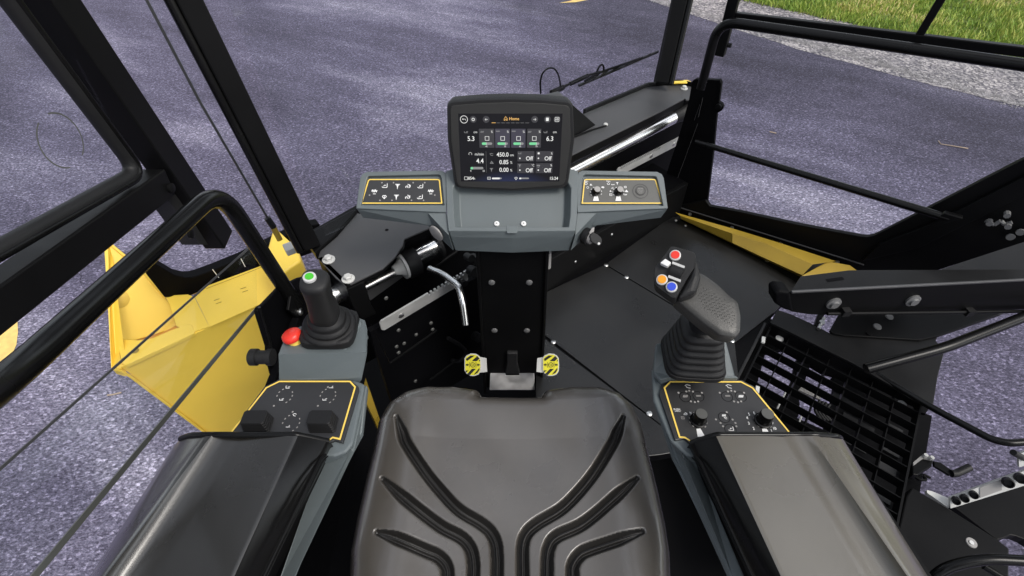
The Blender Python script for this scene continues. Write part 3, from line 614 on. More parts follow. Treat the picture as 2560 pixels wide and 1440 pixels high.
# ------------------------------------------------------------------ yellow hopper at left
HZ = ZP(-.10)
q1, q2 = HZ.P(312, 910), HZ.P(658, 755); hd = (q2 - q1).normalized(); hn = Vector((hd.y, -hd.x, 0))
HF = thru(q1, hn)
t = thing('material_hopper', 'bright yellow steel hopper wing with open pocket and slotted channel left of the cab', 'hopper', HZ.P(500, 830))
mb = MB(); mb.poly(HF, [(302, 917), (660, 757), (700, 716), (762, 690), (780, 1200), (560, 1120), (511, 1079)], .008); mb.build('front_plate', M['yellow'], t, bevel=.002)
mb = MB(); mb.poly(HZ, [(487, 742), (514, 716), (665, 660), (690, 660), (699, 716), (658, 757), (524, 817)], .006); mb.build('channel', M['yellow'], t)
mb = MB(); mb.poly(HZ, [(424, 760), (412, 740), (470, 736), (486, 743), (523, 816), (486, 829), (441, 815)], .006); mb.build('channel', M['yellow'], t)
for a in ((537, 752, 8), (603, 723, 8)):
    mb = MB()
    for k in (0, 1): mb.stroke(HZ, [(a[0] + k * 5 - 2, a[1] + k * 8), (a[0] + 14 + k * 5 - 2, a[1] - 5 + k * 8)], .004, .001)
    mb.build('slot', M['yellowd'], t)
mb = MB(); mb.stroke(HZ, [(665, 664), (600, 690), (516, 722)], .003, .001); mb.build('seam', M['yellowd'], t)
EP = tri(Z(265, 604, .12), Z(288, 845, -.16), Z(415, 742, -.12))
mb = MB(); mb.poly(EP, [(262, 606), (270, 604), (312, 638), (364, 685), (410, 739), (426, 762), (443, 818), (400, 832), (340, 850), (288, 850)], .006); mb.build('end_wall', M['yellow'], t, bevel=.003)
mb = MB(); rim = [EP.P(*q, .004) for q in ((268, 604), (312, 640), (364, 687), (410, 741), (470, 738), (516, 719))]; mb.tube(rim, .006, 8); mb.build('rolled_rim', M['yellow'], t, smooth=60)
RS = thru(Z(265, 604, .12), (.5, -.5, .6))
mb = MB(); mb.slab([Z(259, 608, .12), Z(270, 604, .12), Z(291, 850, -.12), Z(305, 908, -.10), Z(302, 927, -.12), Z(280, 923, -.12)], (.0, .0, -.03)); mb.build('side_rim', M['yellow'], t, bevel=.003)
mb = MB(); mb.poly(ZP(-.22), [(284, 822), (443, 812), (470, 800), (455, 850), (300, 880)], .006); mb.build('pocket_floor', mat('orange yellow paint', (.72, .33, .03), .5), t)
mb = MB(); mb.poly(ZP(-.098), [(291, 843), (310, 848), (345, 850), (380, 845), (430, 824), (470, 810), (480, 812), (486, 828), (486, 832), (312, 913), (303, 905)], .02); mb.build('flange', M['yellow'], t, bevel=.003)
mb = MB(); mb.lathe(HZ.P(339, 877, .004), UP, [(0, .012), (.001, .010)], 14); mb.build('drain_hole', M['yellowd'], t)
mb = MB(); mb.tube([HF.P(*q, .004) for q in ((284, 922), (302, 927), (325, 940), (511, 1080), (570, 1122))], .006, 8); mb.build('lower_rim', M['yellow'], t, smooth=60)
mb = MB(); a = [Z(x, y, .02) for x, y in ((690, 598), (706, 598), (752, 641), (762, 672), (700, 716), (672, 668))]
mb.slab([p + UP * .05 for p in a], -UP * .14); mb.build('corner_box', M['yellow'], t, bevel=.012, seg=3)
mb = MB(); mb.lathe(EP.P(296, 748, .001), EP.n, [(0, .036), (.0015, .034)], 24); mb.build('round_patch', M['gold'], t, smooth=40)
# black curved arm behind it
hb = HZ.P(514, 718); HB = Plane(HF.n, HF.n.dot(hb) - .03)
t = thing('curved_screed_arm', 'black curved steel arm dipping behind the yellow hopper channel', 'arm', hb)
mb = MB(); mb.poly(HB, [(366, 686), (360, 672), (386, 658), (410, 672), (437, 688), (463, 694), (480, 693), (497, 688), (540, 672), (605, 645), (682, 606), (760, 566), (800, 560), (800, 625), (760, 640), (700, 660), (664, 664), (514, 722), (470, 742), (412, 744)], .05); mb.build('arm', M['pit'], t, bevel=.004)
for a, b in (((602, 646), (613, 667)), ((531, 673), (547, 694))): mb = MB(); mb.stroke(HB, [a, b], .003, .001); mb.build('scale_mark', M['white'], t)
# black sill beam ends left of the cowl
t = thing('screen_sill', 'black sill bar between left screen pillar and the cowl rim', 'sill', CPL.P(830, 570))
mb = MB(); p, q = CPL.P(750, 618), CPL.P(905, 528); mb.bar(p - UP * .01 + nF * .03, q - UP * .01 + nF * .03, UP * .012, nF * .012); mb.build('bar', M['black'], t, bevel=.003)

# ------------------------------------------------------------------ right side: window frame, rails
PW = WP(1.99)
t = thing('right_window_frame', 'black sheet steel frame round the low corner of the right window', 'window frame', PW.P(1900, 600))
mb = MB(); mb.poly(PW, [(1668, 520), (1764, 500), (1766, 505), (1775, 516), (1850, 530), (2000, 563), (2150, 591), (2168, 593), (2183, 590), (2197, 584), (2330, 516), (2700, 326), (2700, 560), (2338, 678), (2130, 676), (2070, 658), (1952, 621), (1831, 583), (1676, 540)], .02); mb.build('frame_plate', M['black'], t, bevel=.002)
mb = MB(); P2 = WP(1.975); mb.poly(P2, [(2330, 560), (2700, 372), (2700, 420), (2300, 620), (2150, 655), (2200, 610)], .02); mb.build('frame_ridge', M['black'], t, bevel=.003)
mb = MB(); mb.bar(PW.P(1690, 516, .004), PW.P(2160, 662, .004), UP * .0015, nW * .003); mb.build('fold_edge', M['cowl'], t)
for x, y in ((1725, 535), (1830, 569), (1952, 609), (2093, 655)):
    mb = MB(); screw(mb, PW.P(x, y, .0), -nW + UP * .5, .0085, .006); mb.build('screw', M['steel'], t, smooth=40)
mb = MB(); 
for a, b in (((2464, 552), (2486, 562)), ((2486, 562), (2502, 552)), ((2502, 552), (2512, 562)), ((2512, 562), (2530, 556))): mb.tube([P2.P(*a, .02), P2.P(*b, .02)], .006, 8)
for x, y in ((2474, 552), (2518, 532), (2520, 560)): mb.lathe(P2.P(x, y, .015), -nW, [(0, .009), (.02, .009)], 8)
mb.build('latch_linkage', M['bolt'], t, smooth=40)
for x, y in ((2526, 592), (2551, 580)): mb = MB(); mb.lathe(P2.P(x, y, .003), -nW, [(0, .012), (.004, .011)], 16); mb.build('cap_bolt', M['bolt'], t, smooth=40)
t = thing('right_window_pane', 'clear pane of the right side window above the diagonal rod', 'window', PW.P(2000, 400))
mb = MB(); mb.slab([PW.P(1790, 205, -.01), PW.P(1770, 512, -.01), PW.P(2180, 590, -.01), PW.P(2700, 330, -.01), PW.P(2700, 175, -.01), PW.P(1835, 55, -.01)], nW * .006); mb.build('pane', M['glass'], t)

PR = WP(1.93)
t = thing('window_cross_rod', 'slim black round rod slanting across the right window', 'rod', PR.P(1740, 355))
mb = MB(); mb.tube([PR.P(1738, 354), PR.P(2372, 546)], [.0105, .0135], 14); mb.build('rod', M['gloss'], t, smooth=60)
mb = MB(); mb.poly(PR, [(2340, 545), (2362, 533), (2408, 546), (2360, 560)], .02, .012); mb.build('end_bracket', M['black'], t, bevel=.003)
t = thing('right_grab_rail', 'black tubular grab rail over the right window, bent down at its left end', 'grab rail', PR.P(1830, 60))
PR = WP(1.95)
mb = MB(); mb.tube([PR.P(1752, 222), PR.P(1797, 52), PR.P(2900, 212)], .0165, 18, .07, 10); mb.build('rail', M['gloss'], t, smooth=60)
PT = WP(2.03)
t = thing('upper_window_frame', 'thin black upper window frame with post and slanting bar beside the grass', 'window frame', PT.P(1840, 60))
mb = MB(); a, b = PT.P(1838, 40), PT.P(2900, 170); d = (b - a).normalized(); s_ = d.cross(nW); mb.bar(a, b, s_ * .013, nW * .012); mb.build('rail', M['black'], t, bevel=.003)
mb = MB(); a, b = PT.P(1799, 138), PT.P(1850, -60); mb.bar(a, b, a38 * 0 + Vector((.822, -.569, 0)) * .018, nW * .015); mb.build('post', M['black'], t, bevel=.003)
mb = MB(); a, b = PT.P(2296, 92), PT.P(2400, -80); d = (b - a).normalized(); mb.bar(a, b, d.cross(nW) * .011, nW * .01); mb.build('slanting_bar', M['black'], t, bevel=.003)
mb = MB(); mb.lathe(PT.P(1808, 110), Vector((.822, -.569, 0)), [(.01, .008), (.03, .008)], 10); mb.build('stop_bolt', M['rubber'], t)

# yellow floor sill
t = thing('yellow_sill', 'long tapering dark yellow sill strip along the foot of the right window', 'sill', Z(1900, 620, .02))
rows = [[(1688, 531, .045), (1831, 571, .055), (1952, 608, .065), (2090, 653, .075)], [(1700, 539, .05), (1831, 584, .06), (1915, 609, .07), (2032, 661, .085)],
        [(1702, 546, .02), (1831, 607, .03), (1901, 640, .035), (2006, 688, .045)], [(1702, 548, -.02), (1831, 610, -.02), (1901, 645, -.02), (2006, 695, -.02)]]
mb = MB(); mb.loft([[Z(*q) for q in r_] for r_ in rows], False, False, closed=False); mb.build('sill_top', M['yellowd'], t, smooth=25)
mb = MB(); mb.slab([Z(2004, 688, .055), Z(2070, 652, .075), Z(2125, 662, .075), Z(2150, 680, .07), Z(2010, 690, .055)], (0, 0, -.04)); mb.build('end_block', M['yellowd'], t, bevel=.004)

# right swing arm
t = thing('swing_arm', 'heavy black arm beam with two big pale bolts reaching in from the right', 'arm', Z(2100, 740, .3))
A0, A1 = Z(1976, 729, .33), Z(2760, 688, .33); ad = (A1 - A0).normalized(); an = Vector((ad.y, -ad.x, 0))
AF = thru(A0, an)
mb = MB(); mb.slab([AF.P(*q) for q in ((1976, 729), (2760, 688), (2760, 768), (2560, 774), (2072, 788), (2020, 786), (1980, 780), (1938, 758), (1934, 745), (1944, 733))], -an * .004); mb.build('front_web', M['black'], t, bevel=.002)
mb = MB(); mb.slab([Z(1976, 729, .33), Z(2760, 688, .33), Z(2760, 660, .33), Z(2560, 673, .33), Z(2123, 675, .33), Z(2002, 690, .33)], (0, 0, -.006)); mb.build('top_flange', M['dark'], t, bevel=.002)
mb = MB(); mb.bar(AF.P(1978, 730, .002), AF.P(2760, 689, .002), UP * .004, an * .004); mb.build('edge_bead', M['cowl'], t, bevel=.002)
mb = MB(); mb.slab([AF.P(*q, .006) for q in ((1936, 735), (1950, 728), (1976, 731), (1985, 782), (1960, 775), (1936, 760))], -an * .05); mb.build('end_cap', M['pit'], t, bevel=.01, seg=3)
mb = MB(); mb.tube([AF.P(2068, 784, .01), AF.P(2760, 776, .01)], .006, 10); mb.build('pipe', M['black'], t, smooth=60)
for x in (2114, 2423): mb = MB(); p = AF.P(x, 780, .01); mb.bar(p - ad * .012, p + ad * .012, UP * .011, an * .010); mb.build('pipe_clip', M['rubber'], t)
mb = MB(); mb.stroke(ZP(.33), [(2066, 702), (2108, 696)], .012, .001); mb.build('slot', M['pit'], t)
for x, y in ((2083, 757), (2281, 750)):
    mb = MB(); mb.lathe(AF.P(x, y, .0), an, [(0, .022), (.006, .022), (.008, .014), (.014, .012)], 20); mb.build('arm_bolt', M['bolt'], t, smooth=40)

# dark panel behind and below the arm
t = thing('side_access_panel', 'dark steel side panel below the arm with an oblong cutout and pale bolts', 'panel', Z(2200, 830, .0))
SP = ZP(0.02)
mb = MB(); mb.poly(SP, [(1944, 774), (1980, 786), (2036, 812), (2074, 832), (2230, 780), (2520, 776), (2500, 787), (2345, 841), (2340, 852), (2362, 876), (2345, 940), (2334, 1010), (2312, 1012), (2130, 906), (1926, 806)], .01); mb.build('panel_plate', M['dark'], t, bevel=.002)
mb = MB(); mb.poly(ZP(.03), [(2098, 784), (2116, 768), (2520, 760), (2498, 786), (2344, 840), (2300, 850), (2110, 838), (2082, 832), (2074, 826)], .01); mb.build('raised_plate', M['black'], t, bevel=.002)
mb = MB(); mb.slab([Z(2036, 812, .022), Z(2046, 782, .022), Z(2062, 782, .022), Z(2052, 820, .022)], (0, 0, -.02)); mb.build('cross_strut', M['black'], t)
mb = MB(); mb.tube([Z(2046, 822, .03), Z(2060, 795, .03)], .006, 8); mb.lathe(Z(2054, 808, .03), UP, [(0, .01), (.008, .01)], 8); mb.build('hinge_pin', M['steel'], t, smooth=40)
for x, y, r in ((2193, 817, .014), (2223, 792, .014), (2172, 834, .010)): mb = MB(); mb.lathe(Z(x, y, .031), UP, [(0, r), (.004, r * .9)], 18); mb.build('cap_bolt', M['bolt'] if r > .012 else M['black'], t, smooth=40)
mb = MB(); mb.slab([Z(2338, 678, .1), Z(2700, 556, .1), Z(2700, 690, .1), Z(2300, 690, .1)], (0, 0, -.01)); mb.build('rear_platform', M['dark'], t)
# step grating
GA, GB, GC = Z(1930, 812, .0), Z(2306, 1000, .0), Z(2236, 1350, .0)
e_ = (GB - GA); f_ = (GC - GB); f_ = f_.normalized() * .56; GD = GA + f_
t = thing('step_grating', 'black steel step grating of deep crossed bars right of the armrest', 'grating', GA)
fr = MB(); ue, uf = e_.normalized(), f_.normalized()
zz = UP * .022
for a, b, s in ((GA, GB, uf), (GB, GB + f_, -ue), (GA, GD, ue), (GD, GD + e_, -uf)): fr.bar(a - zz, b - zz, s * .003, zz)
fr.build('grating_frame', M['black'], t)
NB = 10
for i in range(1, NB):
    o = f_ * (i / NB) - UP * .019; mb = MB(); mb.bar(GA + ue * .004 + o, GB - ue * .004 + o, uf * .0014, UP * .017); mb.build('long_bar', M['black'], t)
for i in range(1, 7):
    o = e_ * (i / 7) - UP * .022; mb = MB(); mb.bar(GA + uf * .004 + o, GD - uf * .004 + o, ue * .0014, UP * .012); mb.build('cross_bar', M['black'], t)
mb = MB(); mb.bar(GA - uf * .012 - ue * .01 - UP * .005, GB - uf * .012 + ue * .01 - UP * .005, uf * .006, UP * .006); mb.build('frame_rail', M['deck'], t, bevel=.002)
mb = MB(); q = ue * -.022; mb.bar(GA + q - UP * .012, GD + q - UP * .012, ue * .005, UP * .008); mb.build('frame_rail', M['deck'], t, bevel=.002)
for x, y in ((1948, 848), (2253, 1012)): 
    mb = MB(); mb.lathe(Z(x, y, -.035), UP, [(-.02, .006), (0, .014), (.006, .014), (.008, .008)], 14); mb.build('fixing_screw', M['zinc'], t, smooth=40)
for x, y in ((1908, 850), (1893, 975)): mb = MB(); mb.box(Z(x, y, .003), .006, .014, .004, -.4); mb.build('clip', M['zinc'], t, bevel=.001)
# the frame under it, with gaps that show the road
t = thing('step_underframe', 'dark steel boxes, hoses and brackets seen down through the step grating', 'frame', GA - UP * .2)
zb = -.16
def under(px, z=zb, th=.02, m=None, name='cross_member'):
    mb = MB(); mb.poly(ZP(z), px, th); return mb.build(name, m or M['pit'], t)
under([(1800, 760), (1935, 800), (1880, 1010), (1760, 1080)])
under([(1925, 800), (2330, 1010), (2310, 1040), (2140, 950), (2060, 930), (2010, 900), (1960, 872), (1920, 880), (1905, 880), (1900, 850)])
under([(1980, 896), (2006, 905), (1990, 935), (1975, 950), (1960, 960), (2010, 990), (2000, 1020), (1930, 990), (1885, 960), (1880, 940), (1885, 925), (1960, 950)], zb - .01) if False else None
under([(1990, 900), (2026, 912), (2010, 960), (1996, 1010), (1960, 1000), (1966, 972), (1980, 950)], zb)
under([(2080, 942), (2330, 1040), (2260, 1480), (1900, 1480), (1800, 1100), (1890, 1010), (1960, 1030), (2060, 1075), (2078, 1010), (2086, 965)], zb)
under([(1860, 960), (1900, 962), (1960, 998), (2000, 1006), (1996, 1040), (1880, 1030), (1850, 1000)], zb - .015)
for k, (x, y) in enumerate(((2085, 980), (2065, 1015), (2130, 985), (2110, 1030), (2090, 1075))):
    mb = MB(); p = Z(x, y, zb + .004); mb.slab([p, p + ue * .10, p + ue * .10 + uf * .026, p + uf * .026], (0, 0, -.003)); mb.build('tread_plate', M['deck'], t)
for x, y, s in ((2218, 1055, .05), (2210, 1105, .05), (2200, 1150, .05), (2190, 1220, .045)):
    mb = MB(); p = Z(x, y, zb + .012); mb.slab([p, p + ue * s, p + ue * s + uf * .03, p + uf * .03], (0, 0, -.01)); mb.build('bracket', M['deck'], t)
mb = MB()
for k in range(4): mb.tube([Z(2050 + k * 8, 1002 + k * 3, zb + .03), Z(2035 + k * 8, 1024 + k * 3, zb + .02), Z(2052 + k * 9, 1048 + k * 2, zb + .01)], .006, 8, .02)
mb.build('hose', M['rubber'], t, smooth=60)
mb = MB(); mb.poly(ZP(zb + .03), [(1996, 975), (2006, 965), (2056, 990), (2050, 998)], .01); mb.build('valve_body', M['dim'], t)
for a, b in (((1960, 995), (1962, 1002)), ): pass
for a, b in (((1965, 978), (1957, 995)), ((1951, 1006), (1943, 1022)), ((2004, 1040), (1998, 1056))):
    mb = MB(); mb.tube([Z(*a, zb + .05), Z(*b, zb + .05)], .003, 6); mb.build('pin', M['zinc'], t)

# rails at lower right
t = thing('lower_right_handrail', 'thick black handrail slanting up to the right beyond the step grating', 'handrail', Z(2170, 920, .12))
mb = MB(); mb.tube([Z(2165, 922, .10), Z(2360, 870, .16), Z(2700, 738, .24)], .0165, 16, .05); mb.build('rail', M['gloss'], t, smooth=60)
t = thing('bent_step_rail', 'thin black rail that drops along the grating and bends at the right edge', 'handrail', Z(2331, 1020, .02))
mb = MB(); mb.tube([Z(2190, 935, .012), Z(2331, 1020, .03), Z(2478, 1098, .06), Z(2520, 1108, .07), Z(2700, 1096, .1)], .0105, 14, .04); mb.build('rail', M['gloss'], t, smooth=60)
t = thing('corner_guard_rail', 'black bent tube rail across the bottom right corner', 'handrail', Z(2400, 1400, .1))
mb = MB(); mb.tube([Z(2300, 1500, .02), Z(2345, 1424, .10), Z(2455, 1396, .14), Z(2700, 1410, .16)], .0125, 14, .04); mb.build('rail', M['gloss'], t, smooth=60)
mb = MB(); mb.tube([Z(2460, 1415, .10), Z(2540, 1465, .10)], .009, 10); mb.build('brace', M['gloss'], t, smooth=60)
# black side box and connector strip
t = thing('side_step_box', 'black steel step box with a pale round washer at the bottom right', 'box', Z(2400, 1350, -.05))
mb = MB(); mb.poly(ZP(-.05), [(2280, 1218), (2374, 1272), (2494, 1348), (2524, 1372), (2522, 1500), (2180, 1500), (2240, 1350), (2266, 1240)], .05); mb.build('box_top', M['black'], t, bevel=.004)
mb = MB(); mb.lathe(Z(2428, 1357, -.05), UP, [(0, .014), (.003, .013)], 18); mb.build('washer', M['dim'], t, smooth=40)
mb = MB(); mb.lathe(Z(2428, 1357, -.047), UP, [(0, .007), (.003, .006)], 8); mb.build('screw', M['steel'], t)
mb = MB(); mb.poly(ZP(-.10), [(2372, 1258), (2620, 1170), (2640, 1400), (2560, 1348), (2540, 1340), (2526, 1338), (2514, 1344), (2494, 1350)], .03); mb.build('rear_plate', M['black'], t, bevel=.003)
CN = thru(Z(2375, 1270, -.06), Vector((-.32, -.6, .55)))
t = thing('socket_strip', 'pale metal strip carrying round black cable sockets at the right edge', 'socket panel', CN.P(2400, 1240))
mb = MB(); mb.poly(CN, [(2374, 1245), (2504, 1197), (2640, 1150), (2640, 1190), (2376, 1272)], .01); mb.build('strip', M['zinc'], t, bevel=.001)
mb = MB(); mb.poly(ZP(-.065), [(2317, 1225), (2318, 1232), (2372, 1270), (2374, 1246), (2330, 1228)], .012); mb.build('side_flange', M['zinc'], t)
mb = MB(); mb.poly(CN, [(2450, 1219), (2503, 1199), (2505, 1225), (2450, 1245)], .002, .002); mb.build('cover_plate', M['dim'], t)
for x, y, r in ((2388, 1249, .010), (2409, 1243, .010), (2432, 1234, .010), (2517, 1204, .013), (2548, 1193, .013)):
    mb = MB(); p = CN.P(x, y); mb.lathe(p, CN.n + Vector((-.3, 0, .2)), [(0, r), (.022, r), (.024, r * .8), (.012, r * .7)], 16, True, True); mb.build('socket', M['rubber'], t, smooth=40)
mb = MB(); mb.poly(CN, [(2546, 1136), (2600, 1116), (2620, 1150), (2548, 1168)], .01, .01); mb.build('upper_block', M['zinc'], t)
mb = MB(); p = CN.P(2560, 1146, .01); mb.cyl(p, CN.P(2533, 1131, .045), .008, 12); mb.build('socket', M['rubber'], t, smooth=40)
# crank handle outside the grating
t = thing('crank_handle', 'black latch lever with rubber grip sticking out beyond the step grating', 'handle', Z(2340, 1170, -.1))
mb = MB(); mb.poly(ZP(-.10), [(2281, 1160), (2306, 1142), (2334, 1150), (2330, 1166), (2305, 1180), (2296, 1188), (2282, 1186)], .035); mb.build('bracket', M['black'], t, bevel=.003)
mb = MB(); mb.poly(ZP(-.095), [(2283, 1156), (2306, 1137), (2322, 1138), (2330, 1150), (2308, 1146), (2284, 1164)], .006); mb.build('bracket_face', M['dim'], t)
mb = MB(); mb.poly(ZP(-.11), [(2334, 1152), (2352, 1156), (2384, 1178), (2376, 1188), (2336, 1164)], .01); mb.build('lever', M['black'], t, bevel=.002)
mb = MB(); mb.tube([Z(2378, 1184, -.11), Z(2390, 1184, -.11), Z(2424, 1168, -.10)], .0115, 12, .01); mb.build('grip', M['rubber'], t, smooth=60)
mb = MB(); mb.tube([Z(2285, 1190, -.12), Z(2300, 1200, -.12), Z(2316, 1200, -.12), Z(2308, 1190, -.12)], .005, 8, .01); mb.tube([Z(2308, 1186, -.12), Z(2326, 1195, -.12)], .004, 6); mb.build('hook', M['black'], t, smooth=60)
for x, y in ((2312, 1140), (2328, 1146)): mb = MB(); mb.lathe(Z(x, y, -.09), UP, [(0, .007), (.008, .006)], 8); mb.build('nut', M['zinc'], t)

# ------------------------------------------------------------------ steering column and console
t = thing('steering_column', 'black upright steering column with four button screws in front of the seat', 'column', (0, .96, 0))
CP = YP(.99)
mb = MB(); L = [CP.P(1194, 612), CP.P(1216, 970), CP.P(1350, 970), CP.P(1367, 612)]
mb.slab(L, (0, .05, 0)); mb.build('face_plate', M['black'], t, bevel=.003)
for s, a, b, c, d in ((-1, (1188, 612), (1196, 612), (1217, 985), (1210, 985)), (1, (1365, 612), (1374, 612), (1356, 985), (1350, 985))):
    mb = MB(); mb.slab([YP(.982).P(*q) for q in (a, b, c, d)], (0, .14, 0)); mb.build('side_flange', M['black'], t, bevel=.002)
for x, y in ((1229, 706), (1323, 706), (1236, 826), (1317, 826)):
    mb = MB(); mb.lathe(CP.P(x, y), (0, -1, 0), [(0, .0095), (.003, .0085), (.005, .005)], 16); mb.build('button_screw', M['bolt'], t, smooth=40)
mb = MB(); mb.slab([CP.P(*q, .012) for q in ((1267, 884), (1294, 884), (1294, 912), (1300, 935), (1263, 935), (1267, 912))], (0, .02, 0)); mb.build('latch_block', M['plast'], t, bevel=.004)
PL_ = thru(CP.P(1280, 940), (0, -.7, .7))
mb = MB(); mb.poly(PL_, [(1226, 922), (1262, 922), (1264, 938), (1298, 938), (1300, 922), (1335, 922), (1337, 975), (1224, 975)], .004, .012); mb.build('foot_plate', M['brush'], t, bevel=.001)
for x in (1236, 1324): mb = MB(); screw(mb, PL_.P(x, 929, .012), PL_.n, .0035, .002); mb.build('rivet', M['steel'], t, smooth=40)
mb = MB(); mb.cyl(YP(1.0).P(1370, 630), YP(1.0).P(1369, 668), .009, 14); mb.build('gas_spring', M['dim'], t, smooth=40)
# bent chrome lever
t = thing('bent_chrome_lever', 'bent polished steel lever hanging left of the steering column', 'lever', D(1160, 800, 1.6))
mb = MB(); mb.tube([D(1074, 672, 1.57), D(1106, 684, 1.53), D(1148, 716, 1.48), D(1156, 750, 1.47), D(1164, 811, 1.49)], .0102, 16, .05, 8); mb.build('lever', M['chrome'], t, smooth=60)
mb = MB(); mb.tube([D(1078, 664, 1.74), D(1068, 680, 1.74), D(1096, 660, 1.74), D(1142, 628, 1.78)], .006, 8, .01); mb.build('link_rod', M['black'], t, smooth=60)
# warning tabs
def warn(xc, s, label):
    P_ = thru(YP(.94).P(xc, 912), (0, -.82, .57))
    t = thing('adjuster_tab', label, 'tab', P_.P(xc, 912), 'striped tabs at the column foot')
    out = [(xc + dx, 912 + dy) for dx, dy in ((-21, -16), (-16, -23), (-5, -28), (8, -27), (16, -22), (20, -16), (21, 0), (20, 16), (15, 24), (5, 28), (-6, 28), (-16, 22), (-21, 14))]
    mb = MB(); mb.poly(P_, out, .003); mb.poly(P_, [(xc - s * 14, 892), (xc - s * 34, 896), (xc - s * 36, 930), (xc - s * 14, 932)], .003, -.0035); mb.build('tab_plate', M['zinc'], t, bevel=.0005)
    inn = [(xc + (x - xc) * .90, 912 + (y - 912) * .92) for x, y in out]
    mb = MB(); mb.decal(P_, inn, .0005); mb.build('sticker', M['stick'], t)
    mb = MB(); h = .0009
    x = xc; k = s
    for q in ([(x - 15, 903), (x + 5, 889), (x - 6, 889), (x - 17, 897)], [(x - 3, 903), (x + 10, 903), (x + 17, 896), (x + 11, 890)], [(x - 18, 936 - 4), (x - 10, 936 - 10), (x - 17, 926)], [(x - 14, 935), (x - 8, 938), (x + 8, 922), (x - 2, 922)], [(x + 2, 937), (x + 12, 932), (x + 17, 924), (x + 16, 920)], [(x + 14, 903), (x + 18, 903), (x + 18, 899)]):
        mb.add([P_.P(a, b, h) for a, b in q], [(0, 1, 2, 3) if len(q) == 4 else (0, 1, 2)])
    mb.ring(P_, x, 912, 6, 1.6, h); mb.ring(P_, x, 912, 2.5, 1.1, h)
    for e in (-1, 1):
        mb.add([P_.P(a, b, h) for a, b in ((x + e * 10, 912), (x + e * 13, 908), (x + e * 13, 916))], [(0, 1, 2)])
        mb.add([P_.P(a, b, h) for a, b in ((x + e * 13.2, 910), (x + e * 17, 910), (x + e * 17, 914), (x + e * 13.2, 914))], [(0, 1, 2, 3)])
        mb.stroke(P_, [(x + e * 7.5, 905), (x + e * 8.5, 908), (x + e * 8.5, 916), (x + e * 7.5, 919)], .0012, h)
    mb.build('stripe_print', M['panel'], t)
warn(1182, -1, 'yellow and black striped tab left of the column foot')
warn(1377, 1, 'yellow and black striped tab right of the column foot')

TP = thru((0, .969, .64), (0, -.5, .866))
t = thing('steering_console', 'slate grey console with a middle tray and two winged switch panels', 'console', (0, 1.0, .62))
mx = lambda pts, s: pts if s < 0 else [(2560 - x, y) for x, y in pts]
for s in (-1, 1):
    outer = mx([(900, 445), (905, 435), (917, 429), (1104, 426), (1113, 430), (1118, 445), (1116, 531), (890, 521)], s)
    inner = mx([(916, 450), (919, 442), (923, 440), (1095, 436), (1101, 438), (1104, 446), (1111, 513), (902, 514)], s)
    top = [TP.P(*q) for q in outer]; inn = [TP.P(*q) for q in inner]; deep = [TP.P(*q) - TP.n * .010 for q in inner]
    lo_px = mx([(912, 470), (915, 462), (920, 455), (1090, 455), (1100, 460), (1102, 470), (1078, 566), (908, 545)], s)
    lo = [TP.off(-.035).P(*q) for q in lo_px]
    mb = MB(); mb.loft([lo, [p - TP.n * .004 for p in top], top, inn, deep], True, True); mb.build('wing_housing', M['grey'], t, bevel=.0025)
    gx = mx([(902, 510), (919, 449), (923, 447), (1097, 447), (1101, 449), (1107, 510)], s)
    pp = TP.off(-.007)
    pn = MB(); pn.poly(pp, [(a, b) for a, b in gx], .003); pan = pn.build('switch_panel', M['panel'] if s < 0 else M['panelg'], t)
    gl = MB(); gl.stroke(pp, [(x + (2.5 if (x < 1000 or (x > 1280 and x < 1600)) else -2.5), y + (2 if y < 480 else -2)) for x, y in gx], .0028, .0006, True); gl.build('yellow_border', M['gold'], pan)
    # wedge between wing and centre
    g1 = [TP.off(-.004).P(*q) for q in mx([(1070, 533), (1116, 533), (1122, 588)], s)]; g2 = [TP.off(-.05).P(*q) for q in mx([(1066, 560), (1102, 596), (1133, 626)], s)]
    g3 = [p + Vector((0, .05, 0)) for p in g2]
    mb = MB(); mb.add(g1 + g2 + g3, [(0, 1, 2), (0, 2, 5, 4), (0, 4, 3), (3, 4, 7, 6), (4, 5, 8, 7), (0, 3, 6), (1, 0, 6), (1, 6, 7, 8), (2, 1, 8, 5), ]); mb.build('wedge', M['grey'], t)
# centre
def full(l): return l + [(2560 - x, y) for x, y in reversed(l)]
outl = full([(1150, 415), (1114, 427), (1117, 540), (1121, 577)]); outl = outl[:4] + [(1280, 578)] + outl[4:]
innl = full([(1150, 440), (1132, 470), (1134, 540), (1138, 568)]); innl = innl[:4] + [(1280, 568)] + innl[4:]
flr = full([(1160, 446), (1148, 474), (1150, 540), (1153, 572)]); flr = flr[:4] + [(1280, 572)] + flr[4:]
low1 = full([(1150, 450), (1120, 470), (1120, 556), (1126, 592)]); low1 = low1[:4] + [(1280, 595)] + low1[4:]
low2 = full([(1160, 480), (1136, 500), (1132, 590), (1138, 627)]); low2 = low2[:4] + [(1280, 633)] + low2[4:]
r0 = [TP.off(-.060).P(*q) for q in low2]; r1 = [TP.off(-.012).P(*q) for q in low1]; r2 = [TP.off(.004).P(*q) for q in outl]; r3 = [TP.off(.004).P(*q) for q in innl]; r4 = [TP.off(-.022).P(*q) for q in flr]
mb = MB(); mb.loft([r0, r1, r2, r3, r4], True, True); mb.build('centre_tray', M['grey'], t, bevel=.0025)
mb = MB(); mb.poly(TP, [(1266, 564), (1294, 564), (1293, 583), (1267, 583)], .004, .0055); mb.build('tray_notch', M['grey'], t, bevel=.001)
